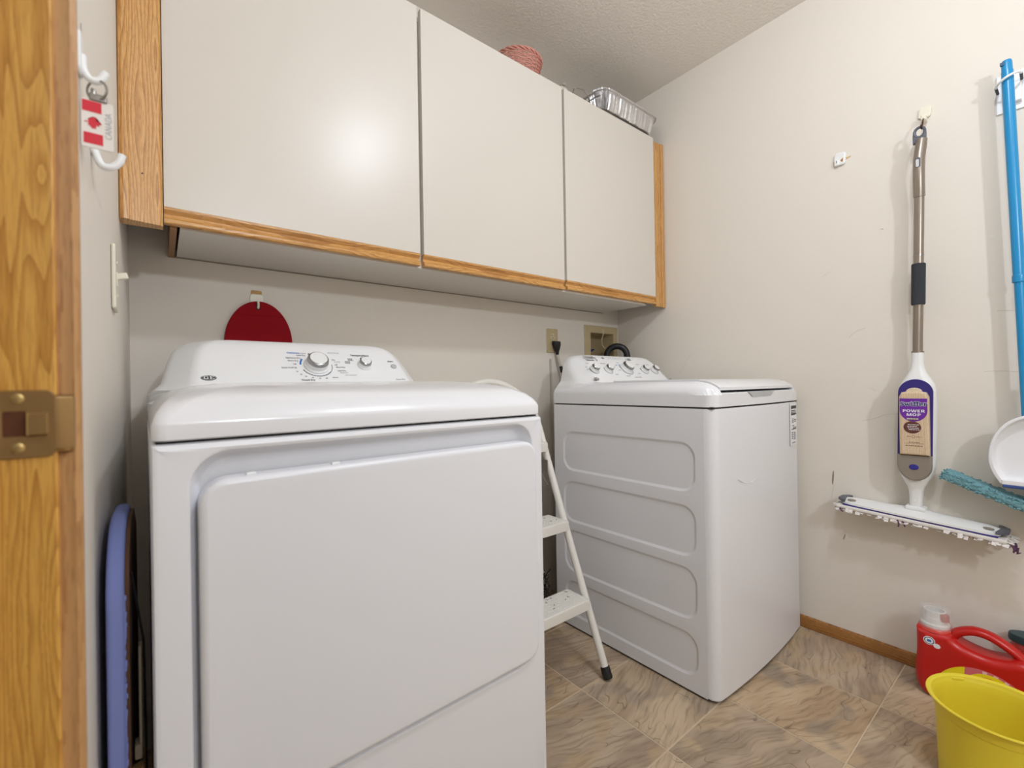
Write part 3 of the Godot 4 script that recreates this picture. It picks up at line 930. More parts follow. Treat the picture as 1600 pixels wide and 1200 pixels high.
func washer() -> void:
	var t := thing("washer", "white top-loading washing machine with embossed side panels, in the corner by the right wall", "washing machine", Vector3(1.288, 0, -0.670), 0.018)
	var w := 0.682
	var D := 0.672
	var yb := 0.008
	var yt := 0.8855
	# body: front bows out a little, the left side is a sheet with four pressed panels
	var rs := []
	for l in [[yb, 0.004], [yb + 0.006, 0.0], [yt - 0.01, 0.0], [yt, 0.0015]]:
		var r := PackedVector3Array()
		var i: float = l[1]
		r.append(Vector3(i, l[0], -0.034))
		for k in range(1, 8):
			var a := PI - PI / 2 * k / 7.0
			r.append(Vector3(0.034 + (0.034 - i) * cos(a), l[0], -0.034 + (0.034 - i) * sin(a)))
		for k in range(1, 12):
			var f := k / 12.0
			r.append(Vector3(lerpf(0.034, w - 0.034, f), l[0], -i + 0.013 * (1.0 - pow(2.0 * f - 1.0, 2.0))))
		for k in 8:
			var a := PI / 2 - PI / 2 * k / 7.0
			r.append(Vector3(w - 0.034 + (0.034 - i) * cos(a), l[0], -0.034 + (0.034 - i) * sin(a)))
		r.append(Vector3(w - i, l[0], -D + 0.01))
		r.append(Vector3(w - i - 0.01, l[0], -D))
		r.append(Vector3(0.01, l[0], -D))
		r.append(Vector3(i, l[0], -D + 0.0))
		rs.append(r)
	var body := MB.new().rings(rs, false, false, false)
	var ys := [yb, 0.2075, 0.4085, 0.605, yt]
	var pn := [[0.053, 0.186], [0.228, 0.388], [0.424, 0.582], [0.626, 0.779]]
	var side := MB.new()
	var zx := Transform3D(Basis(Vector3(0, 0, -1), Vector3.UP, Vector3(-1, 0, 0)), Vector3.ZERO)
	for k in 4:
		var oo := rrect((0.034 + D) / 2, (ys[k] + ys[k + 1]) / 2, D - 0.034, ys[k + 1] - ys[k], 0.0004, 6)
		var ii := rrect(0.343, (pn[k][0] + pn[k][1]) / 2, 0.558, pn[k][1] - pn[k][0], 0.048, 6)
		var q := [ring3(oo, 0.0), ring3(MB.inset(ii, -0.003), 0.0), ring3(MB.inset(ii, -0.001), -0.0006), ring3(MB.inset(ii, 0.005), -0.0036), ring3(MB.inset(ii, 0.008), -0.004)]
		side.rings(q, false, true)
	for i in side.v.size():
		side.v[i] = zx * side.v[i]
	# body sheet and side sheet meet at the front corner and the back
	part(t, "body", body.done(), M.enamel_satin, 35)
	side.from = side.v.size()
	if side.v.size() and (side.v[2] - side.v[0]).cross(side.v[1] - side.v[0]).x > 0:
		side.flip()
	part(t, "side_panel", side, M.enamel_satin, 30)
	part(t, "plinth", MB.new().box(Vector3(w / 2, 0.008, -D / 2 - 0.01), Vector3(w - 0.05, 0.014, D - 0.06)), M.black)
	part(t, "seam", MB.new().box(Vector3(w / 2, 0.888, -D / 2), Vector3(w - 0.008, 0.007, D - 0.012)), M.gap)
	# top: apron and curved deck, dropped under the lid
	var y0 := 0.8905
	var gx := []
	var gd := []
	for k in 13:
		gx.append(0.075 * pow(k / 12.0, 1.6))
	for k in range(1, 12):
		gx.append(lerpf(0.075, w - 0.075, k / 12.0))
	for k in 13:
		gx.append(w - 0.075 * pow((12 - k) / 12.0, 1.6))
	for k in 15:
		gd.append(0.105 * pow(k / 14.0, 1.5))
	for k in range(1, 8):
		gd.append(lerpf(0.105, 0.50, k / 8.0))
	gd.append(0.50)
	gd.append(D)
	var lx0 := 0.047
	var lx1 := w - 0.047
	gx.append_array([lx0 - 0.0008, lx0 + 0.0008, lx1 - 0.0008, lx1 + 0.0008])
	gx.sort()
	gd.append_array([0.408, 0.41])
	gd.sort()
	var top := MB.new()
	var bow := func(x: float) -> float: return 0.012 * (1.0 - pow(2.0 * x / w - 1.0, 2.0))
	var P := func(x: float, d: float) -> Vector3:
		var y := wtop(x, d, w, D)
		if x > lx0 and x < lx1 and d < 0.409:
			y = 0.043 - 0.003 * smoothstep(0.004, 0.0, d)
		# rounded plan corners
		var xx := x
		var c := 0.03
		var dd := d
		if d < c and x < c:
			var q := Vector2(c - x, c - d)
			var m := maxf(q.x, q.y)
			if q.length() > 0.0001:
				q = q.normalized() * m
			xx = c - q.x; dd = c - q.y
		if d < c and x > w - c:
			var q := Vector2(x - w + c, c - d)
			var m := maxf(q.x, q.y)
			if q.length() > 0.0001:
				q = q.normalized() * m
			xx = w - c + q.x; dd = c - q.y
		return Vector3(xx, y0 + y, -dd + bow.call(x) * clampf(1.0 - d / 0.3, 0, 1))
	for i in gx.size() - 1:
		for j in gd.size() - 1:
			top.quad(P.call(gx[i], gd[j]), P.call(gx[i + 1], gd[j]), P.call(gx[i + 1], gd[j + 1]), P.call(gx[i], gd[j + 1]))
	var edge := []
	for x in gx:
		edge.append(P.call(x, 0.0))
	for j in range(1, gd.size()):
		edge.append(P.call(w, gd[j]))
	var left := []
	for j in range(gd.size() - 1, 0, -1):
		left.append(P.call(0.0, gd[j]))
	edge = left + edge
	for i in edge.size() - 1:
		var a: Vector3 = edge[i]
		var b: Vector3 = edge[i + 1]
		top.quad(Vector3(a.x, y0, a.z), Vector3(b.x, y0, b.z), b, a)
	if (top.v[2] - top.v[0]).cross(top.v[1] - top.v[0]).y < 0:
		top.flip()
	top.from = top.v.size()
	part(t, "top", top, M.enamel, 40)
	# finger notch under the lid's edge
	part(t, "finger_notch", MB.new().prism(PackedVector2Array([Vector2(0.205, 0.9325), Vector2(0.41, 0.9325), Vector2(0.38, 0.9165), Vector2(0.235, 0.9165)]), 0.0085, 0.0136, 0.0, Transform3D.IDENTITY), M.light_grey)
	# lid
	var lid := MB.new()
	var lg := []
	for k in 25:
		lg.append(lerpf(lx0 + 0.002, lx1 - 0.002, k / 24.0))
	var ld := []
	for k in 15:
		ld.append(0.009 + 0.096 * pow(k / 14.0, 1.4))
	for k in range(1, 7):
		ld.append(lerpf(0.105, 0.405, k / 6.0))
	var L := func(i: int, j: int, off: float) -> Vector3:
		var x: float = lg[i]
		var d: float = ld[j]
		var base: float = 0.036 + 0.0465 * sqrt(1.0 - pow(clampf(1.0 - d / 0.105, 0, 1), 2.0))
		return Vector3(x, y0 + maxf(base, 0.0555) + off, -d + bow.call(x) * clampf(1.0 - d / 0.3, 0, 1))
	for i in lg.size() - 1:
		for j in ld.size() - 1:
			lid.quad(L.call(i, j, 0.0035), L.call(i + 1, j, 0.0035), L.call(i + 1, j + 1, 0.0035), L.call(i, j + 1, 0.0035))
			lid.quad(L.call(i, j, -0.0055), L.call(i, j + 1, -0.0055), L.call(i + 1, j + 1, -0.0055), L.call(i + 1, j, -0.0055))
	for i in lg.size() - 1:
		for j in [0, ld.size() - 1]:
			var q := [L.call(i, j, -0.0055), L.call(i + 1, j, -0.0055), L.call(i + 1, j, 0.0035), L.call(i, j, 0.0035)]
			if j == 0:
				lid.quad(q[0], q[1], q[2], q[3])
			else:
				lid.quad(q[3], q[2], q[1], q[0])
	for j in ld.size() - 1:
		for i in [0, lg.size() - 1]:
			var q := [L.call(i, j, -0.0055), L.call(i, j + 1, -0.0055), L.call(i, j + 1, 0.0035), L.call(i, j, 0.0035)]
			if i == 0:
				lid.quad(q[3], q[2], q[1], q[0])
			else:
				lid.quad(q[0], q[1], q[2], q[3])
	part(t, "lid", lid.done(), M.enamel, 30)
	var T := console(t, 0.503, D, w)
	for k in [[0.110, 0.0175], [0.200, 0.0175], [0.331, 0.0265], [0.457, 0.0175], [0.536, 0.0175]]:
		knob(t, T, k[0], 0.062 + (0.008 if k[1] > 0.02 else 0.0), k[1], 0.021 if k[1] < 0.02 else 0.026)
	emblem(t, T, 0.083, 0.010, 0.0145, 0.0075)
	var mk := MB.new()
	# the panel of print at the upper left and the row of indicator marks
	for q in [[0.098, 0.138, 0.066, 3], [0.102, 0.119, 0.052, 2]]:
		for k in q[3]:
			dashes(mk, T, q[0], q[1] - k * 0.0052, q[2], 0.005, 1)
	dashes(mk, T, 0.166, 0.133, 0.009, 0.0048, 5)
	dashes(mk, T, 0.215, 0.134, 0.016, 0.006, 2)
	for k in 7:
		mk.box(Vector3(0.262 + k * 0.016, 0.134, 0.0001), Vector3(0.005, 0.0016, 0.0002), T)
		mk.box(Vector3(0.262 + k * 0.016, 0.127, 0.0001), Vector3(0.002, 0.002, 0.0002), T)
	mk.box(Vector3(0.380, 0.129, 0.0001), Vector3(0.004, 0.004, 0.0002), T)
	dashes(mk, T, 0.39, 0.132, 0.028, 0.007, 2)
	for q in [[0.085, 0.098, 0.02], [0.178, 0.098, 0.034], [0.43, 0.098, 0.018], [0.505, 0.098, 0.024], [0.066, 0.075, 0.014], [0.064, 0.062, 0.018], [0.245, 0.078, 0.016], [0.27, 0.09, 0.016], [0.27, 0.06, 0.016], [0.43, 0.07, 0.014], [0.52, 0.05, 0.014], [0.29, 0.025, 0.03], [0.345, 0.018, 0.05], [0.39, 0.04, 0.02], [0.225, 0.034, 0.02], [0.60, 0.006, 0.02]]:
		dashes(mk, T, q[0], q[1], q[2], 0.004, 1)
	part(t, "lettering", mk, M.ink)
	var bl := MB.new()
	var arcs := MB.new()
	for c in [[0.110, 0.062, 0.0235], [0.200, 0.062, 0.0235], [0.457, 0.062, 0.0235], [0.536, 0.062, 0.0235], [0.331, 0.07, 0.036]]:
		var pa := []
		for k in 25:
			var a := -PI * 1.15 + PI * 1.1 * k / 24.0
			pa.append(Vector3(c[0] + c[2] * cos(a), c[1] + c[2] * sin(a), 0.0001))
		arcs.tube(pa, 0.0009 if c[2] > 0.03 else 0.0006, 4, T)
	part(t, "dial_arc", arcs, M.ink)
	for k in 3:
		var a := 2.5 + k * 0.18
		bl.box(Vector3.ZERO, Vector3(0.006, 0.004, 0.0003), T * Transform3D(Basis(Vector3(0, 0, 1), a + PI / 2), Vector3(0.331 + 0.037 * cos(a), 0.07 + 0.037 * sin(a), 0.0001)))
	dashes(bl, T, 0.292, 0.105, 0.016, 0.004, 1)
	part(t, "blue_lettering", bl, M.ink_blue)
	# label at the front's right edge
	var F := Transform3D(Basis(Vector3.UP, 0.045), Vector3(0.565, 0, 0.0092))
	var lb := part(t, "warning_label", MB.new().rbox(Vector3(0.035, 0.8, -0.0005), Vector3(0.074, 0.158, 0.0012), 0.0004, 1, F), M.console)
	var lp := MB.new()
	var LT := F * Transform3D(Basis.IDENTITY, Vector3(0, 0, 0.0003))
	lp.box(Vector3(0.039, 0.866, 0), Vector3(0.058, 0.012, 0.0003), LT)
	lp.box(Vector3(0.031, 0.840, 0), Vector3(0.045, 0.008, 0.0003), LT)
	lp.box(Vector3(0.0095, 0.852, 0), Vector3(0.0018, 0.034, 0.0003), LT)
	lp.box(Vector3(0.061, 0.841, 0), Vector3(0.012, 0.006, 0.0003), LT)
	for q in [[0.012, 0.853, 0.05, 2, 0.006], [0.018, 0.822, 0.018, 4, 0.0045], [0.044, 0.818, 0.018, 2, 0.006], [0.02, 0.796, 0.022, 1, 0.005], [0.012, 0.783, 0.05, 1, 0.006], [0.030, 0.790, 0.038, 2, 0.004], [0.034, 0.770, 0.022, 6, 0.005], [0.012, 0.770, 0.014, 4, 0.007], [0.014, 0.732, 0.04, 1, 0.005]]:
		dashes(lp, LT, q[0], q[1], q[2], q[4], q[3])
	part(lb, "print", lp, M.ink)
	# small dent in the front
	part(t, "dent_crease", MB.new().tube(bez([Vector3(0.13, 0.66, 0.0087), Vector3(0.17, 0.644, 0.0102), Vector3(0.21, 0.638, 0.0112), Vector3(0.235, 0.642, 0.0116), Vector3(0.27, 0.648, 0.012), Vector3(0.32, 0.634, 0.0122)], 6), 0.0009, 6, Transform3D(Basis.IDENTITY, Vector3(0, 0, -0.0005))), M.enamel)
	for x in [0.05, w - 0.05]:
		for z in [-0.05, -D + 0.06]:
			part(t, "foot", MB.new().lathe([[0.02, 0.0], [0.02, 0.008], [0.012, 0.013]], 16, Transform3D(Basis.IDENTITY, Vector3(x, 0, z))), M.black)

func step_stool() -> void:
	var t := thing("step_stool", "folding white metal step stool with worn treads standing between the dryer and washer", "step stool", Vector3(0.945, 0, -0.961))
	var hw := 0.186
	var slope := 0.388
	var r := 0.0125
	# front frame: two legs and the hoop in one bent tube
	var pth := []
	var hoop := []
	for s in [-1.0, 1.0]:
		var leg := [Vector3(s * (hw + 0.006), 0.012, -0.005), Vector3(s * hw, 0.45, -0.45 * slope), Vector3(s * hw, 0.809, -0.809 * slope)]
		part(t, "leg", MB.new().tube(bez(leg, 6), r, 14), M.white_metal)
		part(t, "foot_cap", MB.new().lathe([[0.015, 0.0], [0.0165, 0.004], [0.0155, 0.034], [0.0135, 0.036]], 16, Transform3D(Basis(Vector3.RIGHT, -0.37), Vector3(s * (hw + 0.006), 0.0055, -0.002))), M.black)
		# back leg
		part(t, "rear_leg", MB.new().tube([Vector3(s * (hw - 0.022), 0.012, -0.41), Vector3(s * (hw - 0.022), 0.70, -0.30)], 0.0105, 12), M.white_metal)
		part(t, "foot_cap", MB.new().lathe([[0.013, 0.0], [0.0145, 0.004], [0.0135, 0.03]], 14, Transform3D(Basis.IDENTITY, Vector3(s * (hw - 0.022), 0.001, -0.41))), M.black)
		part(t, "hinge_bracket", MB.new().rbox(Vector3(s * (hw - 0.014), 0.665, -0.278), Vector3(0.004, 0.05, 0.05), 0.0015, 1), M.steel)
		part(t, "link_bar", MB.new().tube([Vector3(s * (hw - 0.018), 0.655, -0.29), Vector3(s * (hw - 0.018), 0.60, -0.25)], 0.003, 6), M.steel)
	for k in 17:
		var a := PI * k / 16.0
		var ca := cos(a)
		var sa := sin(a)
		var y := 0.808 + 0.172 * sa
		hoop.append(Vector3(hw * ca, y, -y * slope))
	part(t, "top_rail", MB.new().tube(bez(hoop, 2), r, 14), M.white_metal)
	# treads
	for y in [0.249, 0.489, 0.755]:
		var zc: float = -y * slope - 0.013
		var dd := 0.105 if y < 0.6 else 0.17
		if y > 0.6:
			zc -= 0.03
		var tr := part(t, "tread", MB.new().rbox(Vector3(0, y - 0.010, zc), Vector3(2 * hw - 0.025, 0.02, dd), 0.004, 2).rbox(Vector3(0, y - 0.019, zc + dd / 2 - 0.0025), Vector3(2 * hw - 0.025, 0.030, 0.006), 0.002, 1), M.white_metal)
		var bumps := MB.new()
		for i in 22:
			for j in 7:
				bumps.rbox(Vector3(-0.15 + i * 0.0143, y + 0.0003, zc - dd / 2 + 0.012 + j * (dd - 0.024) / 6.0), Vector3(0.008, 0.0022, 0.0028), 0.0008, 1, Transform3D.IDENTITY)
		var bp := part(tr, "grip_pattern", bumps, M.white_metal)
		bp.set_meta("kind", "stuff")
		var wear := MB.new()
		for k in 16:
			var c := Vector2(rng.randf_range(-0.14, 0.155), rng.randf_range(-dd / 2 + 0.01, dd / 2 - 0.01))
			var q := PackedVector2Array()
			var a0 := rng.randf() * TAU
			for m in 7:
				var a := TAU * m / 7.0
				var rad := rng.randf_range(0.0008, 0.0028)
				var ee := Vector2(cos(a) * rad * 2.2, sin(a) * rad * 0.7).rotated(a0)
				q.append(c + ee)
			wear.prism(q, 0.0, 0.0016, 0.0, Transform3D(Basis(Vector3.RIGHT, -PI / 2), Vector3(0, y, zc)))
		part(tr, "paint_chip", wear, M.scuff_dark).set_meta("kind", "stuff")
	part(t, "rear_rail", MB.new().tube([Vector3(-hw + 0.022, 0.24, -0.372), Vector3(hw - 0.022, 0.24, -0.372)], 0.009, 10), M.steel)

func left_wall_things() -> void:
	# light switch
	var z := -1.085
	var t := thing("light_switch", "ivory toggle light switch on the left wall beside the oak cabinet filler", "light switch", Vector3(lx(z), 1.172, z), PI / 2 + 0.0078)
	part(t, "cover_plate", MB.new().prism(rrect(0, 0, 0.07, 0.116, 0.005, 4), 0.0, 0.0065, 0.003), M.ivory)
	part(t, "toggle", MB.new().rbox(Vector3(0, 0.003, 0.012), Vector3(0.010, 0.011, 0.022), 0.002, 2, Transform3D(Basis(Vector3.RIGHT, -0.25), Vector3.ZERO)), M.ivory)
	part(t, "toggle_frame", MB.new().rbox(Vector3(0, 0, 0.0065), Vector3(0.012, 0.026, 0.002), 0.0006, 1), M.ivory)
	for y in [-0.03, 0.03]:
		part(t, "screw", MB.new().lathe([[0.0032, 0.006], [0.003, 0.0075]], 12, Transform3D(Basis(Vector3.RIGHT, PI / 2), Vector3(0, y, 0))), M.ivory)
	# upper hook, with the key tag
	z = -0.70
	t = thing("wall_hook", "white plastic hook on the left wall holding the ring with the flag tag", "hook", Vector3(lx(z), 1.33, z), PI / 2 + 0.0078, "white hooks on the left wall")
	part(t, "base_plate", MB.new().prism(rrect(0, 0.022, 0.024, 0.05, 0.009, 5), 0.0, 0.003, 0.001), M.white_plastic)
	part(t, "prong", MB.new().tube(bez([Vector3(0, 0.022, 0.003), Vector3(0, 0.006, 0.004), Vector3(0, -0.003, 0.010), Vector3(0, -0.001, 0.018), Vector3(0, 0.010, 0.023)], 5), 0.004, 10), M.white_plastic)
	t = thing("key_ring", "steel key ring with a clear plastic tag bearing a red and white maple leaf flag", "key ring", Vector3(-0.0535, 1.329, z))
	var rg := []
	for k in 20:
		rg.append(Vector3(0.0, -0.0125 + 0.0115 * cos(TAU * k / 20), 0.0115 * sin(TAU * k / 20)))
	part(t, "ring", MB.new().tube(rg, 0.0012, 6, Transform3D(Basis(Vector3.UP, 0.9), Vector3.ZERO), true), M.steel)
	part(t, "clasp", MB.new().rbox(Vector3(0.001, -0.022, 0.001), Vector3(0.016, 0.009, 0.004), 0.0018, 2).rbox(Vector3(-0.003, -0.016, 0.001), Vector3(0.005, 0.008, 0.004), 0.0015, 1), M.steel)
	var tg := part(t, "tag", MB.new().prism(rrect(0.0, -0.053, 0.0275, 0.0555, 0.002, 3), -0.0012, 0.0012, 0.0005), mat(rgb(232, 226, 218), 0.15), 40, "clear tag with a flag turned on its side")
	var fl := MB.new()
	fl.box(Vector3(-0.0045, -0.0335, 0.0014), Vector3(0.0165, 0.0125, 0.0003)).box(Vector3(-0.0035, -0.0702, 0.0014), Vector3(0.0165, 0.0125, 0.0003))
	var half := [Vector2(0, 1.0), Vector2(0.18, 0.66), Vector2(0.38, 0.76), Vector2(0.28, 0.3), Vector2(0.46, 0.46), Vector2(0.52, 0.34), Vector2(0.86, 0.38), Vector2(0.76, 0.12), Vector2(0.9, 0.02), Vector2(0.44, -0.36), Vector2(0.48, -0.5), Vector2(0.05, -0.44), Vector2(0.06, -0.9)]
	var leaf := PackedVector2Array()
	for q in half:
		leaf.append(q * 0.0078)
	for k in range(half.size() - 1, 0, -1):
		leaf.append(Vector2(-half[k].x, half[k].y) * 0.0078)
	fl.prism(leaf, 0.0012, 0.0016, 0.0, Transform3D(Basis(Vector3(0, 0, 1), -PI / 2), Vector3(-0.004, -0.052, 0)))
	part(tg, "flag", fl, M.flag_red)
	var ct := MB.new()
	words(ct, "CANADA", Vector2(0.0096, -0.052), 0.0058, Transform3D(Basis.IDENTITY, Vector3(0, 0, 0.0012)), 500, "Droid Sans", true, 0.0003, true, PI / 2)
	part(tg, "lettering", ct, M.ink_pale)
	# lower hook, empty
	z = -0.80
	t = thing("wall_hook", "empty white plastic hook on the left wall below the flag tag", "hook", Vector3(lx(z), 1.295, z), PI / 2 + 0.0078, "white hooks on the left wall")
	part(t, "base_plate", MB.new().prism(rrect(0, 0.004, 0.02, 0.04, 0.008, 5), 0.0, 0.003, 0.001), M.white_plastic)
	part(t, "prong", MB.new().tube(bez([Vector3(0, 0.008, 0.003), Vector3(0, -0.010, 0.004), Vector3(0, -0.026, 0.010), Vector3(0, -0.027, 0.020), Vector3(0, -0.018, 0.028), Vector3(0, -0.007, 0.031)], 5), 0.0046, 12), M.white_plastic)
	var wl := get_node("wall_left")
	part(wl, "scuff_mark", MB.new().tube(bez([Vector3(lx(-0.72), 1.40, -0.72), Vector3(lx(-0.722), 1.385, -0.722), Vector3(lx(-0.73), 1.372, -0.73)], 4), 0.0008, 5), M.scuff_dark)
	# ironing board on its edge between wall and dryer
	t = thing("ironing_board", "folded ironing board with a blue padded cover standing between the left wall and the dryer", "ironing board", Vector3(-0.046, 0, -0.775))
	var pf := PackedVector2Array()
	for q in [[0.0, 0.03], [0.0, 0.68]]:
		pf.append(Vector2(q[0], q[1]))
	for k in 9:
		var a := PI / 2 * k / 8.0
		pf.append(Vector2(0.10 - 0.10 * cos(a), 0.69 + 0.098 * sin(a)))
	pf.append(Vector2(0.18, 0.786)); pf.append(Vector2(0.265, 0.74)); pf.append(Vector2(0.27, 0.03))
	var TX := Transform3D(Basis(Vector3(0, 0, -1), Vector3.UP, Vector3(1, 0, 0)), Vector3.ZERO)
	part(t, "padded_cover", MB.new().prism(pf, -0.0125, 0.006, 0.006, TX, 3), M.board_blue, 50)
	var hem := MB.new()
	for k in 92:
		hem.rbox(Vector3(0.0048 + rng.randf_range(0, 0.0022), 0.04 + k * 0.0072, -0.005 - rng.randf_range(0, 0.002)), Vector3(0.003, rng.randf_range(0.006, 0.010), 0.004), 0.0013, 1)
	part(t, "gathered_hem", hem, M.board_blue).set_meta("kind", "stuff")
	var bb := PackedVector2Array()
	for p in MB.inset(pf, 0.008):
		bb.append(p)
	part(t, "board", MB.new().prism(bb, 0.0058, 0.0105, 0.001, TX), M.board_brown)
	part(t, "leg", MB.new().tube([Vector3(0.019, 0.0, -0.03), Vector3(0.019, 0.38, -0.03), Vector3(0.017, 0.46, -0.02)], 0.0065, 10), M.brass)
	part(t, "strap", MB.new().rbox(Vector3(0.0205, 0.56, -0.018), Vector3(0.003, 0.13, 0.02), 0.001, 1, Transform3D.IDENTITY).rbox(Vector3(0.018, 0.485, -0.018), Vector3(0.008, 0.02, 0.02), 0.002, 1), M.strap)
	part(t, "rod", MB.new().tube([Vector3(0.012, 0.72, -0.03), Vector3(0.024, 0.62, -0.035), Vector3(0.026, 0.40, -0.04)], 0.0016, 6), M.black)

func back_wall_things() -> void:
	var t := thing("wall_hook", "ivory adhesive hook on the back wall holding the dark red oval board", "hook", Vector3(0.2375, 1.238, ZB))
	part(t, "base_plate", MB.new().prism(rrect(0, 0.0, 0.037, 0.045, 0.008, 5), 0.0, 0.004, 0.0015), M.ivory)
	part(t, "tape", MB.new().prism(rrect(-0.001, 0.024, 0.03, 0.02, 0.004, 3), 0.0, 0.0008, 0.0), mat(rgb(190, 150, 90), 0.6))
	part(t, "prong", MB.new().tube(bez([Vector3(0.0, -0.004, 0.003), Vector3(0.0, -0.014, 0.011), Vector3(0.001, -0.022, 0.018), Vector3(0.001, -0.012, 0.0225), Vector3(0.0005, -0.003, 0.0225)], 4), 0.0034, 8), M.ivory)
	t = thing("hanging_board", "dark red oval board hanging from the ivory hook behind the dryer", "board", Vector3(0.242, 1.107, ZB + 0.0085))
	var ov := ellipse(0, 0, 0.092, 0.130, 56)
	part(t, "board", MB.new().prism(ov, 0, 0.007, 0.0025), M.red_board, 35)
	part(t, "slot", MB.new().rbox(Vector3(-0.0035, 0.1135, 0.0068), Vector3(0.011, 0.020, 0.0012), 0.0005, 1), mat(rgb(60, 6, 12), 0.7))
	part(t, "groove", MB.new().tube([Vector3(-0.066, 0.085, 0.007), Vector3(0.0, 0.0855, 0.007), Vector3(0.066, 0.085, 0.007)], 0.0013, 6), M.red_board)
	# outlet with its plug
	t = thing("power_outlet", "tan double power outlet on the back wall behind the washer", "power outlet", Vector3(1.484, 1.177, ZB))
	part(t, "cover_plate", MB.new().prism(rrect(0, 0, 0.071, 0.115, 0.004, 4), 0.0, 0.006, 0.003), M.beige_plastic)
	for y in [0.021, -0.021]:
		var rc := part(t, "receptacle", MB.new().prism(rrect(0, y, 0.028, 0.029, 0.010, 5), 0.005, 0.0075, 0.0008), mat(rgb(214, 198, 166), 0.4))
		part(rc, "slots", MB.new().box(Vector3(-0.0065, y + 0.004, 0.0074), Vector3(0.0022, 0.008, 0.0006)).box(Vector3(0.0065, y + 0.004, 0.0074), Vector3(0.0022, 0.0065, 0.0006)).prism(ellipse(0, y - 0.0075, 0.0026, 0.0026, 12), 0.0070, 0.0078), M.black)
	part(t, "screw", MB.new().prism(ellipse(0, 0, 0.0028, 0.0028, 12), 0.005, 0.0068), M.steel)
	t = thing("power_plug", "black power plug in the tan outlet with its white sleeve and grey cord running down", "power cord", Vector3(1.492, 1.155, ZB))
	var pl := []
	for l in [[0.018, 0.021, 0.012], [0.012, 0.022, 0.013], [0.0, 0.021, 0.013], [-0.018, 0.014, 0.011], [-0.032, 0.008, 0.008], [-0.046, 0.0062, 0.0062]]:
		var r := PackedVector3Array()
		for p in rrect(0, 0, l[1] * 2, l[2] * 2, minf(l[1], l[2]) * 0.8, 4):
			r.append(Vector3(p.x + (0.018 - l[0]) * 0.10, l[0], 0.022 + p.y))
		pl.append(r)
	part(t, "plug", MB.new().rings(pl).done(), M.black, 40)
	part(t, "sleeve", MB.new().tube(bez([Vector3(0.007, -0.046, 0.022), Vector3(0.013, -0.075, 0.024), Vector3(0.021, -0.10, 0.027)], 4), 0.0075, 10), mat(rgb(200, 190, 178), 0.6))
	part(t, "tape", MB.new().tube(bez([Vector3(0.021, -0.10, 0.027), Vector3(0.026, -0.118, 0.028), Vector3(0.029, -0.13, 0.028)], 4), 0.0082, 10), M.black)
	part(t, "cord", MB.new().tube(bez([Vector3(0.029, -0.13, 0.028), Vector3(0.027, -0.25, 0.03), Vector3(0.02, -0.6, 0.03), Vector3(0.05, -1.14, 0.04)], 8), 0.004, 8), M.grey_plastic)
	t = thing("cord_cover", "thin pale vertical cord channel running down the back wall below the outlet", "cord cover", Vector3(1.470, 0.59, ZB))
	part(t, "channel", MB.new().rbox(Vector3(0, 0, 0.004), Vector3(0.010, 1.0, 0.008), 0.002, 2), mat(rgb(196, 186, 172), 0.6))
	# water outlet box
	t = thing("water_outlet_box", "beige recessed washing machine water box in the back wall at the corner", "water box", Vector3(1.8425, 1.165, ZB))
	var o := rrect(0, 0, 0.262, 0.212, 0.004, 4)
	var i := rrect(0.0045, -0.0165, 0.182, 0.168, 0.003, 4)
	part(t, "frame", MB.new().rings([ring3(o, 0.0), ring3(o, 0.003), ring3(MB.inset(o, 0.003), 0.006), ring3(MB.inset(i, -0.002), 0.006), ring3(i, 0.003), ring3(i, -0.085)], false, false).done(), M.beige_plastic, 30)
	part(t, "recess", MB.new().prism(rrect(0.0045, -0.0165, 0.184, 0.17, 0.003, 4), -0.090, -0.084), mat(rgb(168, 150, 116), 0.6))
	part(t, "valve", MB.new().lathe([[0.012, -0.03], [0.012, 0.0], [0.008, 0.004], [0.008, 0.012]], 16, Transform3D(Basis.IDENTITY, Vector3(-0.052, -0.036, -0.035))), M.brass)
	part(t, "valve_handle", MB.new().rbox(Vector3(-0.052, -0.017, -0.03), Vector3(0.052, 0.007, 0.014), 0.003, 2, Transform3D.IDENTITY).rbox(Vector3(-0.052, -0.022, -0.03), Vector3(0.024, 0.012, 0.018), 0.004, 2), M.navy, 40, "blue valve lever")
	part(t, "tube", MB.new().tube(bez([Vector3(0.008, 0.092, 0.006), Vector3(0.009, 0.066, 0.007), Vector3(0.003, 0.03, 0.002), Vector3(0.016, 0.0, 0.0), Vector3(0.030, -0.02, 0.02)], 6), 0.0016, 6), M.ivory)
	t = thing("drain_hose", "thick black drain hose looping out of the water box behind the washer", "hose", Vector3(1.886, 1.112, -1.50))
	var hp := [Vector3(-0.03, -0.30, -0.03), Vector3(-0.034, -0.10, -0.042)]
	for k in 11:
		var a := PI - PI * k / 10.0
		hp.append(Vector3(0.032 * cos(a), 0.050 * sin(a), 0.040 * cos(a)))
	hp.append(Vector3(0.036, -0.06, 0.045)); hp.append(Vector3(0.03, -0.30, 0.04))
	part(t, "hose", MB.new().tube(bez(hp, 3), 0.0165, 14), M.black)
	# behind the step stool
	t = thing("ribbed_panel", "grey ribbed panel standing against the back wall behind the step stool", "panel", Vector3(1.385, 0.0, ZB + 0.024))
	var rp := PackedVector2Array()
	for k in 41:
		rp.append(Vector2(-0.10 + 0.005 * k, 0.006 * cos(k * PI / 2)))
	rp.append(Vector2(0.10, -0.012)); rp.append(Vector2(-0.10, -0.012))
	part(t, "sheet", MB.new().prism(rp, 0.0, 0.315, 0, Transform3D(Basis(Vector3.RIGHT, -PI / 2) * Basis.from_scale(Vector3(1, -1, 1)), Vector3.ZERO)), M.duct, 60)
	t = thing("wire_tangle", "tangle of dark wire and pale scraps on the floor behind the step stool", "wire", Vector3(1.195, 0.0, -1.365))
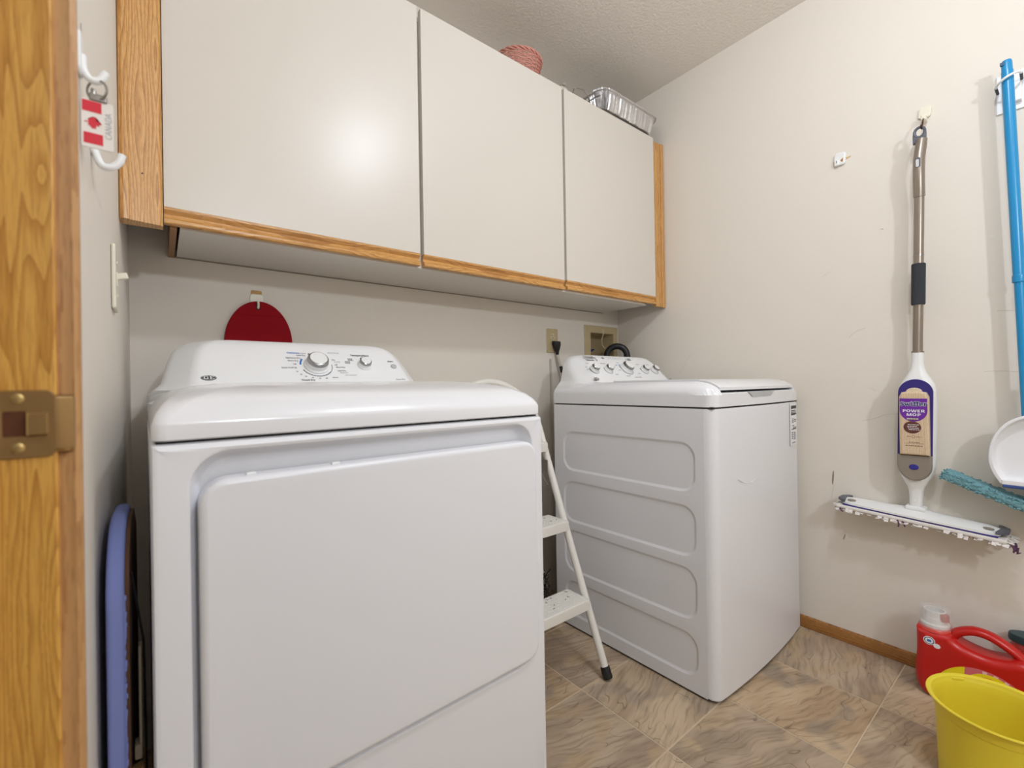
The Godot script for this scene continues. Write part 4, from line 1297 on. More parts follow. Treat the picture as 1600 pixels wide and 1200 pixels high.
	var wm := MB.new()
	for k in 22:
		var p := []
		var c := Vector3(rng.randf_range(-0.04, 0.04), 0, rng.randf_range(-0.03, 0.03))
		p.append(c + Vector3(0, 0.003, 0))
		for q in 4:
			p.append(c + Vector3(rng.randf_range(-0.035, 0.035), 0.05 + 0.05 * q + rng.randf_range(-0.01, 0.02), rng.randf_range(-0.03, 0.03)))
		wm.tube(bez(p, 4), 0.0016, 5)
	part(t, "wire", wm, M.black).set_meta("kind", "stuff")
	var sc := MB.new()
	for k in 14:
		sc.rbox(Vector3.ZERO, Vector3(0.02, 0.002, 0.008), 0.0008, 1, Transform3D(Basis.from_euler(Vector3(rng.randf() * 3, rng.randf() * 3, rng.randf() * 3)), Vector3(rng.randf_range(-0.03, 0.035), rng.randf_range(0.17, 0.235), rng.randf_range(-0.025, 0.025))))
	part(t, "scraps", sc, M.pad).set_meta("kind", "stuff")

func cabinet_top_things() -> void:
	var yt := 2.143
	# wicker bowl
	var t := thing("wicker_basket", "small pink woven wicker basket on top of the cabinet over the middle door", "basket", Vector3(1.145, yt, -1.385))
	var rad := func(y: float) -> float: return 0.060 + 0.036 * pow(clampf(y / 0.118, 0, 1), 0.7)
	var wv := MB.new()
	var n := 48
	for k in 17:
		var y := 0.006 + k * 0.0064
		var p := []
		for q in n:
			var a := TAU * q / n
			var r: float = rad.call(y) + 0.0030 * sin(a * 12.0 + PI * (k % 2))
			p.append(Vector3(r * cos(a), y + 0.0012 * sin(a * 12.0 + k), r * sin(a)))
		wv.tube(p, 0.0029, 5, Transform3D.IDENTITY, true)
	part(t, "weave", wv, M.wicker, 60).set_meta("kind", "stuff")
	for s in [0.0, 1.0, 2.0]:
		var p := []
		for q in 60:
			var a := TAU * q / 60.0
			var b: float = a * 9.0 + s * TAU / 3.0
			var r: float = rad.call(0.115) + 0.0045 * cos(b)
			p.append(Vector3(r * cos(a), 0.114 + 0.0045 * sin(b), r * sin(a)))
		part(t, "rim_strand", MB.new().tube(p, 0.0034, 6, Transform3D.IDENTITY, true), M.wicker, 60)
	for k in 24:
		var a := TAU * k / 24.0 + 0.13
		var p := []
		for q in 6:
			var y := 0.002 + q * 0.021
			p.append(Vector3(rad.call(y) * cos(a), y, rad.call(y) * sin(a)))
		part(t, "stake", MB.new().tube(p, 0.0022, 5), M.wicker)
	part(t, "base", MB.new().lathe([[0.058, 0.0], [0.062, 0.003], [0.058, 0.006]], 32), M.wicker)
	# foil pan held in a wire rack
	t = thing("wire_rack", "thin wire rack holding the foil pan on top of the cabinet", "rack", Vector3(1.735, yt, -1.395))
	var wr := MB.new()
	var frame := []
	for p in rrect(0, 0, 0.40, 0.215, 0.03, 4):
		frame.append(Vector3(p.x, 0.099, p.y))
	part(t, "top_ring", MB.new().tube(frame, 0.0018, 6, Transform3D.IDENTITY, true), M.steel)
	frame = []
	for p in rrect(0, 0, 0.36, 0.185, 0.03, 4):
		frame.append(Vector3(p.x, 0.047, p.y))
	part(t, "bottom_ring", MB.new().tube(frame, 0.0018, 6, Transform3D.IDENTITY, true), M.steel)
	for k in 7:
		var x := -0.15 + 0.05 * k
		part(t, "cross_wire", MB.new().tube([Vector3(x, 0.047, -0.092), Vector3(x, 0.047, 0.092)], 0.001, 5), M.steel)
	for x in [-0.12, -0.02, 0.08]:
		part(t, "upright", MB.new().tube(bez([Vector3(x, 0.047, 0.0925), Vector3(x, 0.075, 0.102), Vector3(x, 0.099, 0.1075), Vector3(x + 0.006, 0.118, 0.112)], 3), 0.0018, 6), M.steel)
	for sx in [-1.0, 1.0]:
		for sz in [-1.0, 1.0]:
			part(t, "leg", MB.new().tube([Vector3(sx * 0.15, 0.001, sz * 0.075), Vector3(sx * 0.15, 0.047, sz * 0.0915)], 0.0016, 6), M.steel)
	part(t, "handle", MB.new().tube([Vector3(-0.198, 0.099, -0.05), Vector3(-0.232, 0.099, -0.05), Vector3(-0.236, 0.142, -0.03), Vector3(-0.270, 0.146, 0.02), Vector3(-0.236, 0.135, 0.045), Vector3(-0.200, 0.099, 0.05)], 0.0018, 6), M.steel)
	t = thing("foil_pan", "crinkled aluminium foil roasting pan on top of the cabinet near the right wall", "foil pan", Vector3(1.735, yt + 0.0485, -1.385))
	var rs := []
	for l in [[0.0, 0.364, 0.19, 0.03], [0.004, 0.372, 0.198, 0.034], [0.03, 0.385, 0.212, 0.04], [0.062, 0.400, 0.226, 0.046], [0.068, 0.404, 0.230, 0.048], [0.0695, 0.424, 0.250, 0.056], [0.067, 0.430, 0.256, 0.058], [0.0725, 0.431, 0.257, 0.058], [0.0735, 0.424, 0.250, 0.056], [0.071, 0.402, 0.228, 0.047], [0.062, 0.398, 0.224, 0.045], [0.006, 0.370, 0.196, 0.033]]:
		var base := rrect(0, 0, l[1], l[2], l[3], 12)
		var r := PackedVector3Array()
		var m := base.size()
		for k in m:      # fine upright crinkles, more at the corners
			var a := base[k]
			var b := base[(k + 1) % m]
			var steps := 3 if a.distance_to(b) < 0.02 else 34
			for q in steps:
				var p := a.lerp(b, float(q) / steps)
				var amp := 0.0030 if steps == 3 else 0.0024
				var w := amp * sin(r.size() * 2.4) + amp * 0.7 * sin(r.size() * 0.83 + l[0] * 40.0) + rng.randf_range(-0.5, 0.5) * amp
				var out := p.normalized()
				if l[0] > 0.066:
					w *= 0.5
				r.append(Vector3(p.x + out.x * w, l[0] + (0.0008 * sin(r.size() * 1.7) if l[0] > 0.066 else 0.0), p.y + out.y * w))
		rs.append(r)
	part(t, "pan", MB.new().rings(rs).done(), M.foil, 14)
	t = thing("small_carton", "small pale carton standing on the cabinet top between the basket and the foil pan", "carton", Vector3(1.412, yt, -1.40))
	part(t, "box", MB.new().rbox(Vector3(0, 0.066, 0), Vector3(0.036, 0.132, 0.03), 0.001, 1), mat(rgb(214, 206, 194), 0.6))
	part(t, "flap", MB.new().rbox(Vector3(0.006, 0.137, 0.010), Vector3(0.022, 0.0015, 0.028), 0.0005, 1, Transform3D(Basis(Vector3(0, 0, 1), 0.1), Vector3.ZERO)), mat(rgb(224, 216, 204), 0.6))

func floor_things() -> void:
	# detergent jug
	var t := thing("detergent_jug", "large red detergent jug with a white spout standing on the floor against the right wall", "detergent", Vector3(1.868, 0, -0.327), -PI / 2)
	var P := PackedVector2Array()
	for q in bez([Vector2(0.016, 0.006), Vector2(0.004, 0.03), Vector2(0.0, 0.075), Vector2(0.004, 0.13), Vector2(0.004, 0.200)], 5):
		P.append(q)
	P.append(Vector2(0.044, 0.2005))
	for q in bez([Vector2(0.084, 0.200), Vector2(0.092, 0.190), Vector2(0.112, 0.179), Vector2(0.150, 0.172), Vector2(0.186, 0.176), Vector2(0.215, 0.186), Vector2(0.245, 0.183), Vector2(0.272, 0.160), Vector2(0.288, 0.11), Vector2(0.290, 0.06), Vector2(0.284, 0.02), Vector2(0.268, 0.003)], 4):
		P.append(q)
	P.append(Vector2(0.03, 0.0))
	P.reverse()
	part(t, "body", MB.new().prism(P, -0.045, 0.045, 0.022, Transform3D.IDENTITY, 6), M.red, 50)
	var hp := bez([Vector3(0.082, 0.186, 0), Vector3(0.094, 0.206, 0), Vector3(0.125, 0.2225, 0), Vector3(0.158, 0.222, 0), Vector3(0.187, 0.209, 0), Vector3(0.214, 0.190, 0), Vector3(0.235, 0.168, 0)], 5)
	part(t, "handle", MB.new().tube(hp, 0.0125, 14, Transform3D(Basis.from_scale(Vector3(1, 1, 1.5)), Vector3.ZERO)), M.red, 50)
	var c := Vector3(0.043, 0, 0)
	part(t, "neck", MB.new().lathe([[0.040, 0.196], [0.039, 0.203], [0.034, 0.208]], 32, Transform3D(Basis.IDENTITY, c)), mat(rgb(214, 74, 66), 0.25))
	part(t, "spout", MB.new().lathe([[0.034, 0.206], [0.034, 0.2155], [0.029, 0.219], [0.0275, 0.234], [0.026, 0.236], [0.0255, 0.254], [0.022, 0.254], [0.022, 0.225]], 32, Transform3D(Basis.IDENTITY, c)), M.white_plastic, 35)
	part(t, "pouring_lip", MB.new().lathe([[0.012, 0.232], [0.012, 0.250], [0.009, 0.252]], 16, Transform3D(Basis.IDENTITY, c + Vector3(0.022, 0, 0.012))), mat(rgb(190, 120, 112), 0.4))
	part(t, "clear_cap", MB.new().lathe([[0.0385, 0.205], [0.0375, 0.258], [0.034, 0.262]], 32, Transform3D(Basis.IDENTITY, c), false, true), M.clear, 40, "clear measuring cap")
	var F := Transform3D(Basis.IDENTITY, Vector3(0, 0, 0.0448))
	var lb := PackedVector2Array()
	for k in 25:
		var a := PI * k / 24.0
		lb.append(Vector2(0.150 + 0.104 * cos(a), 0.034 + 0.102 * sin(a)))
	lb.append(Vector2(0.06, 0.012)); lb.append(Vector2(0.24, 0.012))
	var lab := part(t, "label", MB.new().prism(lb, 0, 0.0006, 0, F), M.label_pink, 40, "pink and yellow front label")
	var yw := PackedVector2Array()
	for k in 13:
		var a := PI * (0.62 + 0.38 * k / 12.0)
		yw.append(Vector2(0.150 + 0.104 * cos(a), 0.034 + 0.102 * sin(a)))
	yw.append(Vector2(0.06, 0.012)); yw.append(Vector2(0.105, 0.012))
	part(lab, "yellow_field", MB.new().prism(yw, 0, 0.0009, 0, F), M.label_yellow)
	var st := MB.new()
	for k in 7:
		var a := PI * (0.06 + 0.07 * k)
		var d := Vector2(cos(a), sin(a))
		var e := Vector2(cos(a + 0.09), sin(a + 0.09))
		var cc := Vector2(0.15, 0.034)
		var s2 := Vector2(0.104, 0.102)
		st.prism(PackedVector2Array([cc + d * s2 * 0.5, cc + d * s2 * 0.98, cc + e * s2 * 0.98, cc + e * s2 * 0.5]), 0, 0.0008, 0, F)
	part(lab, "pale_streaks", st, M.label_pale)
	part(lab, "yellow_disc", MB.new().prism(ellipse(0.163, 0.078, 0.053, 0.050, 40), 0, 0.0012, 0, F), M.label_yellow)
	part(lab, "orange_disc", MB.new().prism(ellipse(0.163, 0.078, 0.044, 0.041, 40), 0, 0.0014, 0, F), M.label_orange)
	part(lab, "inner_disc", MB.new().prism(ellipse(0.163, 0.070, 0.035, 0.032, 40), 0, 0.0016, 0, F), M.label_yellow)
	var tw := MB.new()
	words(tw, "Tide", Vector2(0.163, 0.090), 0.030, F * Transform3D(Basis.IDENTITY, Vector3(0, 0, 0.0015)), 800, "Droid Sans", true, 0.0006, true, -0.12, 1.1)
	part(lab, "lettering", tw, M.navy)
	var bd := part(t, "badge", MB.new().prism(ellipse(0.036, 0.172, 0.0135, 0.0125, 24), 0, 0.0008, 0, F).prism(ellipse(0.053, 0.162, 0.008, 0.007, 20), 0, 0.0006, 0, F), M.ink_white, 40, "small round white and blue badge")
	part(bd, "badge_ring", MB.new().prism(ellipse(0.036, 0.172, 0.0115, 0.0105, 24), 0, 0.0010, 0, F), M.navy)
	part(bd, "badge_disc", MB.new().prism(ellipse(0.036, 0.172, 0.0095, 0.0086, 24), 0, 0.0012, 0, F), M.ink_white)
	part(bd, "badge_mark", MB.new().prism(rrect(0.036, 0.172, 0.010, 0.007, 0.002, 3), 0, 0.0014, 0, F), M.ink_blue)
	# bottle behind it
	t = thing("cleaner_bottle", "translucent reddish bottle with a dark teal lid behind the red detergent jug", "bottle", Vector3(1.949, 0, -0.088))
	var FL := Transform3D(Basis.from_scale(Vector3(0.62, 1, 1)), Vector3.ZERO)
	part(t, "body", MB.new().lathe([[0.044, 0.0], [0.048, 0.006], [0.049, 0.06], [0.050, 0.16], [0.047, 0.190], [0.040, 0.204]], 32, FL), M.clear_red)
	part(t, "lid", MB.new().lathe([[0.050, 0.202], [0.051, 0.208], [0.049, 0.222], [0.046, 0.2235]], 32, FL), M.dark_teal)
	part(t, "spout", MB.new().rbox(Vector3(-0.012, 0.231, 0.004), Vector3(0.05, 0.022, 0.03), 0.007, 3), mat(rgb(170, 190, 182), 0.3))
	# yellow pail
	t = thing("yellow_pail", "small bright yellow plastic pail on the floor in front of the red detergent jug", "pail", Vector3(1.523, 0, -0.127))
	var w := [[0.099, 0.0], [0.102, 0.003], [0.1045, 0.10], [0.1075, 0.168], [0.1095, 0.170], [0.1125, 0.196], [0.1215, 0.1965], [0.1232, 0.1985], [0.1222, 0.2005], [0.117, 0.2005], [0.1135, 0.1985], [0.1105, 0.189], [0.1090, 0.187], [0.1055, 0.168], [0.102, 0.10], [0.099, 0.006]]
	part(t, "body", MB.new().lathe(w, 72), M.yellow, 35)
	for s in [-1.0, 1.0]:
		part(t, "handle_ear", MB.new().rbox(Vector3(0, 0.182, 0), Vector3(0.028, 0.026, 0.008), 0.002, 2, Transform3D(Basis(Vector3.UP, 0.75 + PI / 2 + (PI if s > 0 else 0.0)), Vector3.ZERO) * Transform3D(Basis.IDENTITY, Vector3(0, 0, 0.1135))), M.yellow)

func right_wall_things() -> void:
	var turn := -PI / 2
	# the hook that carries the mop
	var t := thing("wall_hook", "ivory adhesive hook on the right wall holding up the grey spray mop", "hook", Vector3(XR, 1.838, -0.302), turn)
	part(t, "base_plate", MB.new().prism(rrect(0, 0, 0.032, 0.036, 0.008, 5), 0.0, 0.008, 0.003, Transform3D(Basis(Vector3(0, 0, 1), -0.12), Vector3.ZERO)), M.ivory)
	part(t, "arm", MB.new().rbox(Vector3(0, -0.025, 0.018), Vector3(0.013, 0.018, 0.026), 0.003, 2), M.ivory)
	part(t, "metal_loop", MB.new().tube(bez([Vector3(0, -0.030, 0.03), Vector3(0.001, -0.045, 0.046), Vector3(0.0, -0.066, 0.052), Vector3(0, -0.072, 0.060), Vector3(0, -0.062, 0.066)], 4), 0.0022, 8), mat(rgb(84, 62, 46), 0.4, 0.8))
	# spray mop
	t = thing("spray_mop", "grey and white spray mop with a purple bottle bay hanging on the right wall", "mop", Vector3(XR, 0, -0.33), turn)
	var zc := 0.055
	var cx := func(y: float) -> float: return -0.003 + 0.0215 * (y - 0.55)
	var lp := []
	for k in 20:
		var a := TAU * k / 20
		lp.append(Vector3(cx.call(1.757) + 0.0125 * cos(a), 1.757 + 0.0155 * sin(a), zc + 0.004))
	part(t, "hanging_loop", MB.new().tube(lp, 0.0042, 8, Transform3D.IDENTITY, true).prism(PackedVector2Array([Vector2(cx.call(1.74) - 0.016, 1.722), Vector2(cx.call(1.74) + 0.016, 1.730), Vector2(cx.call(1.75) + 0.0165, 1.752), Vector2(cx.call(1.75) + 0.006, 1.742), Vector2(cx.call(1.75) - 0.006, 1.741), Vector2(cx.call(1.75) - 0.0165, 1.752)]), zc - 0.004, zc + 0.010, 0.003), M.slate_grey)
	var gp := []
	var gr := []
	for k in 10:
		var y := lerpf(1.732, 1.552, k / 9.0)
		gp.append(Vector3(cx.call(y) + 0.004 * smoothstep(1.66, 1.73, y), y, zc + 0.010 * sin(PI * k / 9.0)))
		gr.append(0.0148 if k < 6 else 0.0148)
	var g := part(t, "grip", MB.new().tube(gp, gr, 20), M.taupe, 40)
	part(g, "trigger_window", MB.new().prism(rrect(cx.call(1.653), 1.655, 0.012, 0.032, 0.005, 4), zc + 0.020, zc + 0.0255, 0.001), M.slate_grey)
	part(g, "trigger", MB.new().prism(rrect(cx.call(1.653) - 0.0012, 1.653, 0.008, 0.025, 0.0035, 4), zc + 0.020, zc + 0.0262, 0.001), mat(rgb(206, 206, 208), 0.3))
	part(t, "pole", MB.new().tube([Vector3(cx.call(1.556), 1.556, zc), Vector3(cx.call(1.37), 1.37, zc), Vector3(cx.call(1.05), 1.05, zc)], 0.0128, 20), M.taupe)
	part(t, "collar", MB.new().tube([Vector3(cx.call(1.365), 1.365, zc), Vector3(cx.call(1.3605), 1.3605, zc)], 0.0134, 20), M.steel)
	part(t, "lock_button", MB.new().lathe([[0.003, 0.0], [0.0025, 0.002]], 10, Transform3D(Basis(Vector3.RIGHT, PI / 2), Vector3(cx.call(1.372), 1.372, zc + 0.0125))), M.steel)
	part(t, "foam_sleeve", MB.new().tube([Vector3(cx.call(1.337), 1.337, zc), Vector3(cx.call(1.334), 1.334, zc), Vector3(cx.call(1.208), 1.208, zc), Vector3(cx.call(1.205), 1.205, zc)], [0.0165, 0.0178, 0.0178, 0.0165], 20), M.foam, 50)
	part(t, "collar", MB.new().tube([Vector3(cx.call(1.055), 1.055, zc), Vector3(cx.call(1.0505), 1.0505, zc)], 0.0158, 20), M.taupe)
	var rs := []
	for l in [[1.0515, 0.0140, 0.0140], [1.05, 0.0146, 0.0146], [1.02, 0.0150, 0.0150], [1.0, 0.0172, 0.017], [0.982, 0.0235, 0.021], [0.965, 0.0325, 0.025], [0.948, 0.0415, 0.028], [0.93, 0.0455, 0.030], [0.90, 0.0472, 0.030], [0.72, 0.0474, 0.030], [0.69, 0.0465, 0.030], [0.668, 0.0435, 0.029], [0.65, 0.0375, 0.027], [0.632, 0.0285, 0.024], [0.617, 0.0215, 0.020], [0.603, 0.0178, 0.017], [0.58, 0.0165, 0.0155], [0.558, 0.0158, 0.0145], [0.553, 0.0145, 0.0130]]:
		var r := PackedVector3Array()
		for p in rrect(0, 0, l[1] * 2, l[2] * 2, minf(l[1], l[2]) * 0.8, 5):
			r.append(Vector3(cx.call(l[0]) + p.x, l[0], zc + p.y))
		rs.append(r)
	part(t, "body", MB.new().rings(rs).done(), M.white_plastic, 40)
	var zf := zc + 0.0298
	# bottle bay
	var arch := PackedVector2Array()
	for k in 25:
		var a := PI * k / 24.0
		arch.append(Vector2(cx.call(0.925) + 0.0425 * cos(a), 0.921 + 0.0435 * sin(a)))
	for k in 25:
		var a := PI + PI * k / 24.0
		arch.append(Vector2(cx.call(0.69) + 0.0425 * cos(a), 0.690 + 0.050 * sin(a)))
	part(t, "bottle_bay", MB.new().prism(arch, zf - 0.004, zf + 0.0012, 0.0006), M.purple_dark, 30, "dark purple bottle bay")
	var low := PackedVector2Array()
	low.append(Vector2(cx.call(0.722) + 0.0425, 0.722))
	low.append(Vector2(cx.call(0.722) - 0.0425, 0.722))
	for k in 25:
		var a := PI + PI * k / 24.0
		low.append(Vector2(cx.call(0.69) + 0.0425 * cos(a), 0.690 + 0.050 * sin(a)))
	part(t, "lower_cover", MB.new().prism(low, zf, zf + 0.009, 0.006, Transform3D.IDENTITY, 3, 0.0), M.taupe_plastic)
	part(t, "button", MB.new().prism(ellipse(cx.call(0.683), 0.684, 0.0118, 0.0090, 28), zf, zf + 0.0112, 0.002, Transform3D.IDENTITY, 2, 0.0), mat(rgb(50, 48, 140), 0.35), 30, "purple oval button")
	# bottle
	var bc: float = cx.call(0.825)
	var bo := PackedVector2Array()
	for q in [[0.0365, 0.723], [0.0365, 0.908], [0.030, 0.923], [0.018, 0.926], [-0.018, 0.926], [-0.030, 0.923], [-0.0365, 0.908], [-0.0365, 0.723]]:
		bo.append(Vector2(bc + q[0], q[1]))
	var bt := part(t, "bottle", MB.new().prism(bo, zf, zf + 0.019, 0.008, Transform3D.IDENTITY, 4, 0.0), M.bottle_tan, 35, "tan bottle with purple and brown label")
	part(bt, "bottle_cap", MB.new().prism(ellipse(bc, 0.925, 0.0195, 0.0125, 28), zf, zf + 0.010, 0.003, Transform3D.IDENTITY, 2, 0.0), mat(rgb(222, 204, 176), 0.3))
	var L := Transform3D(Basis.IDENTITY, Vector3(bc, 0, zf + 0.0189))
	var pu := PackedVector2Array([Vector2(0.0335, 0.9035), Vector2(-0.0335, 0.9035)])
	for k in 19:
		var a := PI + PI * k / 18.0
		pu.append(Vector2(0.0335 * cos(a), 0.866 + 0.036 * sin(a)))
	part(bt, "purple_label", MB.new().prism(pu, 0, 0.0005, 0, L), M.purple)
	part(bt, "brown_label", MB.new().prism(ellipse(-0.0035, 0.8115, 0.0215, 0.0195, 32), 0, 0.0004, 0, L).prism(rrect(-0.002, 0.8385, 0.028, 0.009, 0.004, 4), 0, 0.0007, 0, L), M.brown_label)
	var wt := MB.new()
	words(wt, "POWER", Vector2(0.0, 0.8640), 0.0084, L * Transform3D(Basis.IDENTITY, Vector3(0, 0, 0.0005)), 600, "Droid Sans", false, 0.0003, true, 0.0, 1.35)
	words(wt, "MOP", Vector2(0.0, 0.8518), 0.0084, L * Transform3D(Basis.IDENTITY, Vector3(0, 0, 0.0005)), 600, "Droid Sans", false, 0.0003, true, 0.0, 1.35)
	words(wt, "WOOD", Vector2(-0.002, 0.8388), 0.0048, L * Transform3D(Basis.IDENTITY, Vector3(0, 0, 0.0007)), 600, "Droid Sans", false, 0.0003, true, 0.0, 1.35)
	for q in [Vector2(0.0012, 0), Vector2(-0.0012, 0), Vector2(0, 0.0011), Vector2(0, -0.0011)]:
		words(wt, "Swiffer", Vector2(0.0, 0.8862) + q, 0.0128, L * Transform3D(Basis.IDENTITY, Vector3(0, 0, 0.0004)), 900, "Droid Serif", true, 0.0003, true, 0.0, 1.0)
	for k in 4:
		dashes(wt, L * Transform3D(Basis.IDENTITY, Vector3(0, 0, 0.0004)), -0.016 + 0.002 * absf(k - 1.0), 0.820 - k * 0.0052, 0.026, 0.004, 1)
	part(bt, "white_lettering", wt, M.ink_white)
	var nt := MB.new()
	words(nt, "Swiffer", Vector2(0.0, 0.8862), 0.0128, L * Transform3D(Basis.IDENTITY, Vector3(0.0003, -0.0003, 0.0008)), 600, "Droid Serif", true, 0.0003, true, 0.0, 1.0)
	part(bt, "navy_lettering", nt, M.navy)
	var sm := MB.new()
	dashes(sm, L, -0.017, 0.782, 0.010, 0.004, 1)
	dashes(sm, L, 0.006, 0.782, 0.011, 0.004, 1)
	var rg := []
	for k in 16:
		rg.append(Vector3(-0.001 + 0.004 * cos(TAU * k / 16), 0.782 + 0.004 * sin(TAU * k / 16), 0.0003))
	sm.tube(rg, 0.0005, 4, L, true)
	dashes(sm, L, -0.012, 0.764, 0.026, 0.004, 1)
	dashes(sm, L, -0.024, 0.7605, 0.048, 0.003, 1)
	dashes(sm, L, -0.021, 0.753, 0.042, 0.006, 1)
	part(bt, "small_print", sm, mat(rgb(120, 92, 66), 0.6))
	# head, sticking out from the wall, tilted
	var H := Transform3D(Basis(Vector3(0, 0, 1), -0.062), Vector3(cx.call(0.55) - 0.001, 0.531, 0.055))
	var hs := []
	for l in [[-0.190, 0.010, 0.030, -0.006], [-0.186, 0.014, 0.040, -0.004], [-0.16, 0.0155, 0.047, 0.0], [-0.06, 0.0185, 0.050, 0.003], [-0.02, 0.022, 0.051, 0.007], [0.02, 0.022, 0.051, 0.007], [0.06, 0.0185, 0.050, 0.003], [0.16, 0.0155, 0.047, 0.0], [0.186, 0.014, 0.040, -0.004], [0.190, 0.010, 0.030, -0.006]]:
		var r := PackedVector3Array()
		var top: float = l[3] + 0.004
		for q in [[-l[2], -0.010], [-l[2], -0.005], [-l[2] * 0.55, top * 0.6], [-l[2] * 0.2, top + 0.003], [l[2] * 0.2, top + 0.003], [l[2] * 0.55, top * 0.6], [l[2], -0.004], [l[2], -0.010]]:
			r.append(Vector3(l[0], q[1], q[0]))
		hs.append(r)
	part(t, "head", MB.new().rings(hs).done(H), M.white_plastic, 30)
	part(t, "head_trim", MB.new().rbox(Vector3(0, -0.0125, 0), Vector3(0.372, 0.005, 0.097), 0.002, 2, H), M.purple_dark)
	for s in [-1.0, 1.0]:
		part(t, "end_cap", MB.new().prism(PackedVector2Array([Vector2(s * 0.180, -0.045), Vector2(s * 0.190, -0.042), Vector2(s * 0.206, -0.02), Vector2(s * 0.206, 0.02), Vector2(s * 0.190, 0.042), Vector2(s * 0.180, 0.047), Vector2(s * 0.186, 0.0)]), -0.011, 0.0, 0.003, H * Transform3D(Basis(Vector3.RIGHT, PI / 2), Vector3(0, -0.006, 0))), M.slate_grey)
		part(t, "pad_gripper", MB.new().prism(ellipse(s * 0.165, 0.012, 0.012, 0.009, 24), 0, 0.0025, 0.001, H * Transform3D(Basis(Vector3.RIGHT, -PI / 2 + 0.12), Vector3(0, 0.0006, 0.038))), M.taupe_plastic)
	part(t, "swivel", MB.new().rbox(Vector3(0, 0.016, 0.0), Vector3(0.05, 0.014, 0.044), 0.005, 2, H).lathe([[0.005, 0.0], [0.004, 0.002]], 12, Transform3D(Basis(Vector3.RIGHT, PI / 2), Vector3(cx.call(0.572), 0.572, zc + 0.0145))), M.white_plastic)
	part(t, "pad", MB.new().rbox(Vector3(0, -0.0205, 0), Vector3(0.408, 0.011, 0.112), 0.004, 2, H), M.pad)
	var fr := MB.new()
	for k in 90:
		var x := rng.randf_range(-0.206, 0.206)
		var z := rng.randf_range(0.036, 0.06)
		var w := rng.randf_range(0.006, 0.014)
		fr.rbox(Vector3.ZERO, Vector3(w, 0.0022, rng.randf_range(0.012, 0.020)), 0.0008, 1, H * Transform3D(Basis.from_euler(Vector3(rng.randf_range(0.1, 1.1), rng.randf_range(-0.3, 0.3), rng.randf_range(-0.3, 0.3))), Vector3(x, -0.026 - rng.randf_range(0, 0.004), z)))
	for s in [-1.0, 1.0]:
		for k in 16:
			fr.rbox(Vector3.ZERO, Vector3(0.018, 0.0022, 0.009), 0.0008, 1, H * Transform3D(Basis.from_euler(Vector3(rng.randf_range(-0.2, 0.3), rng.randf_range(-0.3, 0.3), s * rng.randf_range(-0.5, 0.1))), Vector3(s * rng.randf_range(0.203, 0.216), -0.020 - rng.randf_range(0, 0.008), rng.randf_range(-0.05, 0.05))))
	part(t, "pad_fringe", fr, M.pad).set_meta("kind", "stuff")
	var pb := MB.new()
	for q in [[-0.035, 0.0], [-0.022, 0.3], [0.213, 0.1], [0.216, -0.3], [-0.19, 0.6]]:
		pb.tube(bez([Vector3(q[0], -0.024, 0.055), Vector3(q[0] + 0.005, -0.033, 0.06), Vector3(q[0] + 0.004 + 0.01 * q[1], -0.044 + 0.015 * absf(q[1]), 0.058)], 3), 0.0022, 6, H)
	for k in 6:
		pb.rbox(Vector3.ZERO, Vector3(0.005, 0.014, 0.002), 0.0008, 1, H * Transform3D(Basis.from_euler(Vector3(rng.randf(), rng.randf(), rng.randf_range(-0.6, 0.6))), Vector3(0.217 + 0.002 * k, -0.022 - 0.004 * k, 0.045 + 0.002 * k)))
	part(t, "pad_scraps", pb, M.pad_purple)
	# broken hook
	t = thing("broken_hook", "broken white plastic hook base left on the right wall with scraps of yellowed tape", "hook", Vector3(XR, 1.776, -0.536), turn)
	part(t, "shell", MB.new().prism(rrect(0, 0.004, 0.036, 0.046, 0.010, 5), 0.0, 0.010, 0.004, Transform3D(Basis(Vector3(0, 0, 1), -0.1), Vector3.ZERO), 3).rbox(Vector3(-0.008, -0.010, 0.008), Vector3(0.016, 0.020, 0.012), 0.004, 2), M.white_plastic)
	var tri := PackedVector2Array([Vector2(0.005, -0.001), Vector2(0.0115, 0.004), Vector2(0.0105, -0.010), Vector2(0.007, -0.009), Vector2(0.003, -0.004)])
	part(t, "opening", MB.new().prism(tri, 0.009, 0.0108), mat(rgb(170, 120, 60), 0.7))
	part(t, "slot", MB.new().rbox(Vector3(-0.008, -0.006, 0.0140), Vector3(0.002, 0.009, 0.001), 0.0004, 1), M.black)
	part(t, "tape", MB.new().prism(PackedVector2Array([Vector2(0.014, 0.006), Vector2(0.034, 0.0055), Vector2(0.030, -0.0), Vector2(0.015, -0.004)]), 0.0, 0.0008).prism(PackedVector2Array([Vector2(-0.022, 0.004), Vector2(-0.016, 0.004), Vector2(-0.016, -0.010), Vector2(-0.0215, -0.008)]), 0.0, 0.0008), mat(rgb(206, 178, 130), 0.6))
	# clip that holds the blue pole
	t = thing("broom_clip", "white square wall plate with a looped clip round the blue pole on the right wall", "clip", Vector3(XR, 1.806, -0.112), turn)
	part(t, "plate", MB.new().rbox(Vector3(0, 0, 0.003), Vector3(0.062, 0.112, 0.006), 0.0015, 2, Transform3D(Basis(Vector3(0, 0, 1), -0.02), Vector3.ZERO)), M.console)
	part(t, "bracket", MB.new().rbox(Vector3(0.006, -0.012, 0.013), Vector3(0.028, 0.05, 0.018), 0.003, 2), M.console)
	var cl := []
	for k in 15:
		var a := PI * k / 14.0
		cl.append(Vector3(-0.004 + 0.0245 * cos(a), 0.017 + 0.010 * cos(a), 0.045 + 0.032 * sin(a)))
	part(t, "loop", MB.new().tube(cl, 0.0032, 8), M.console)
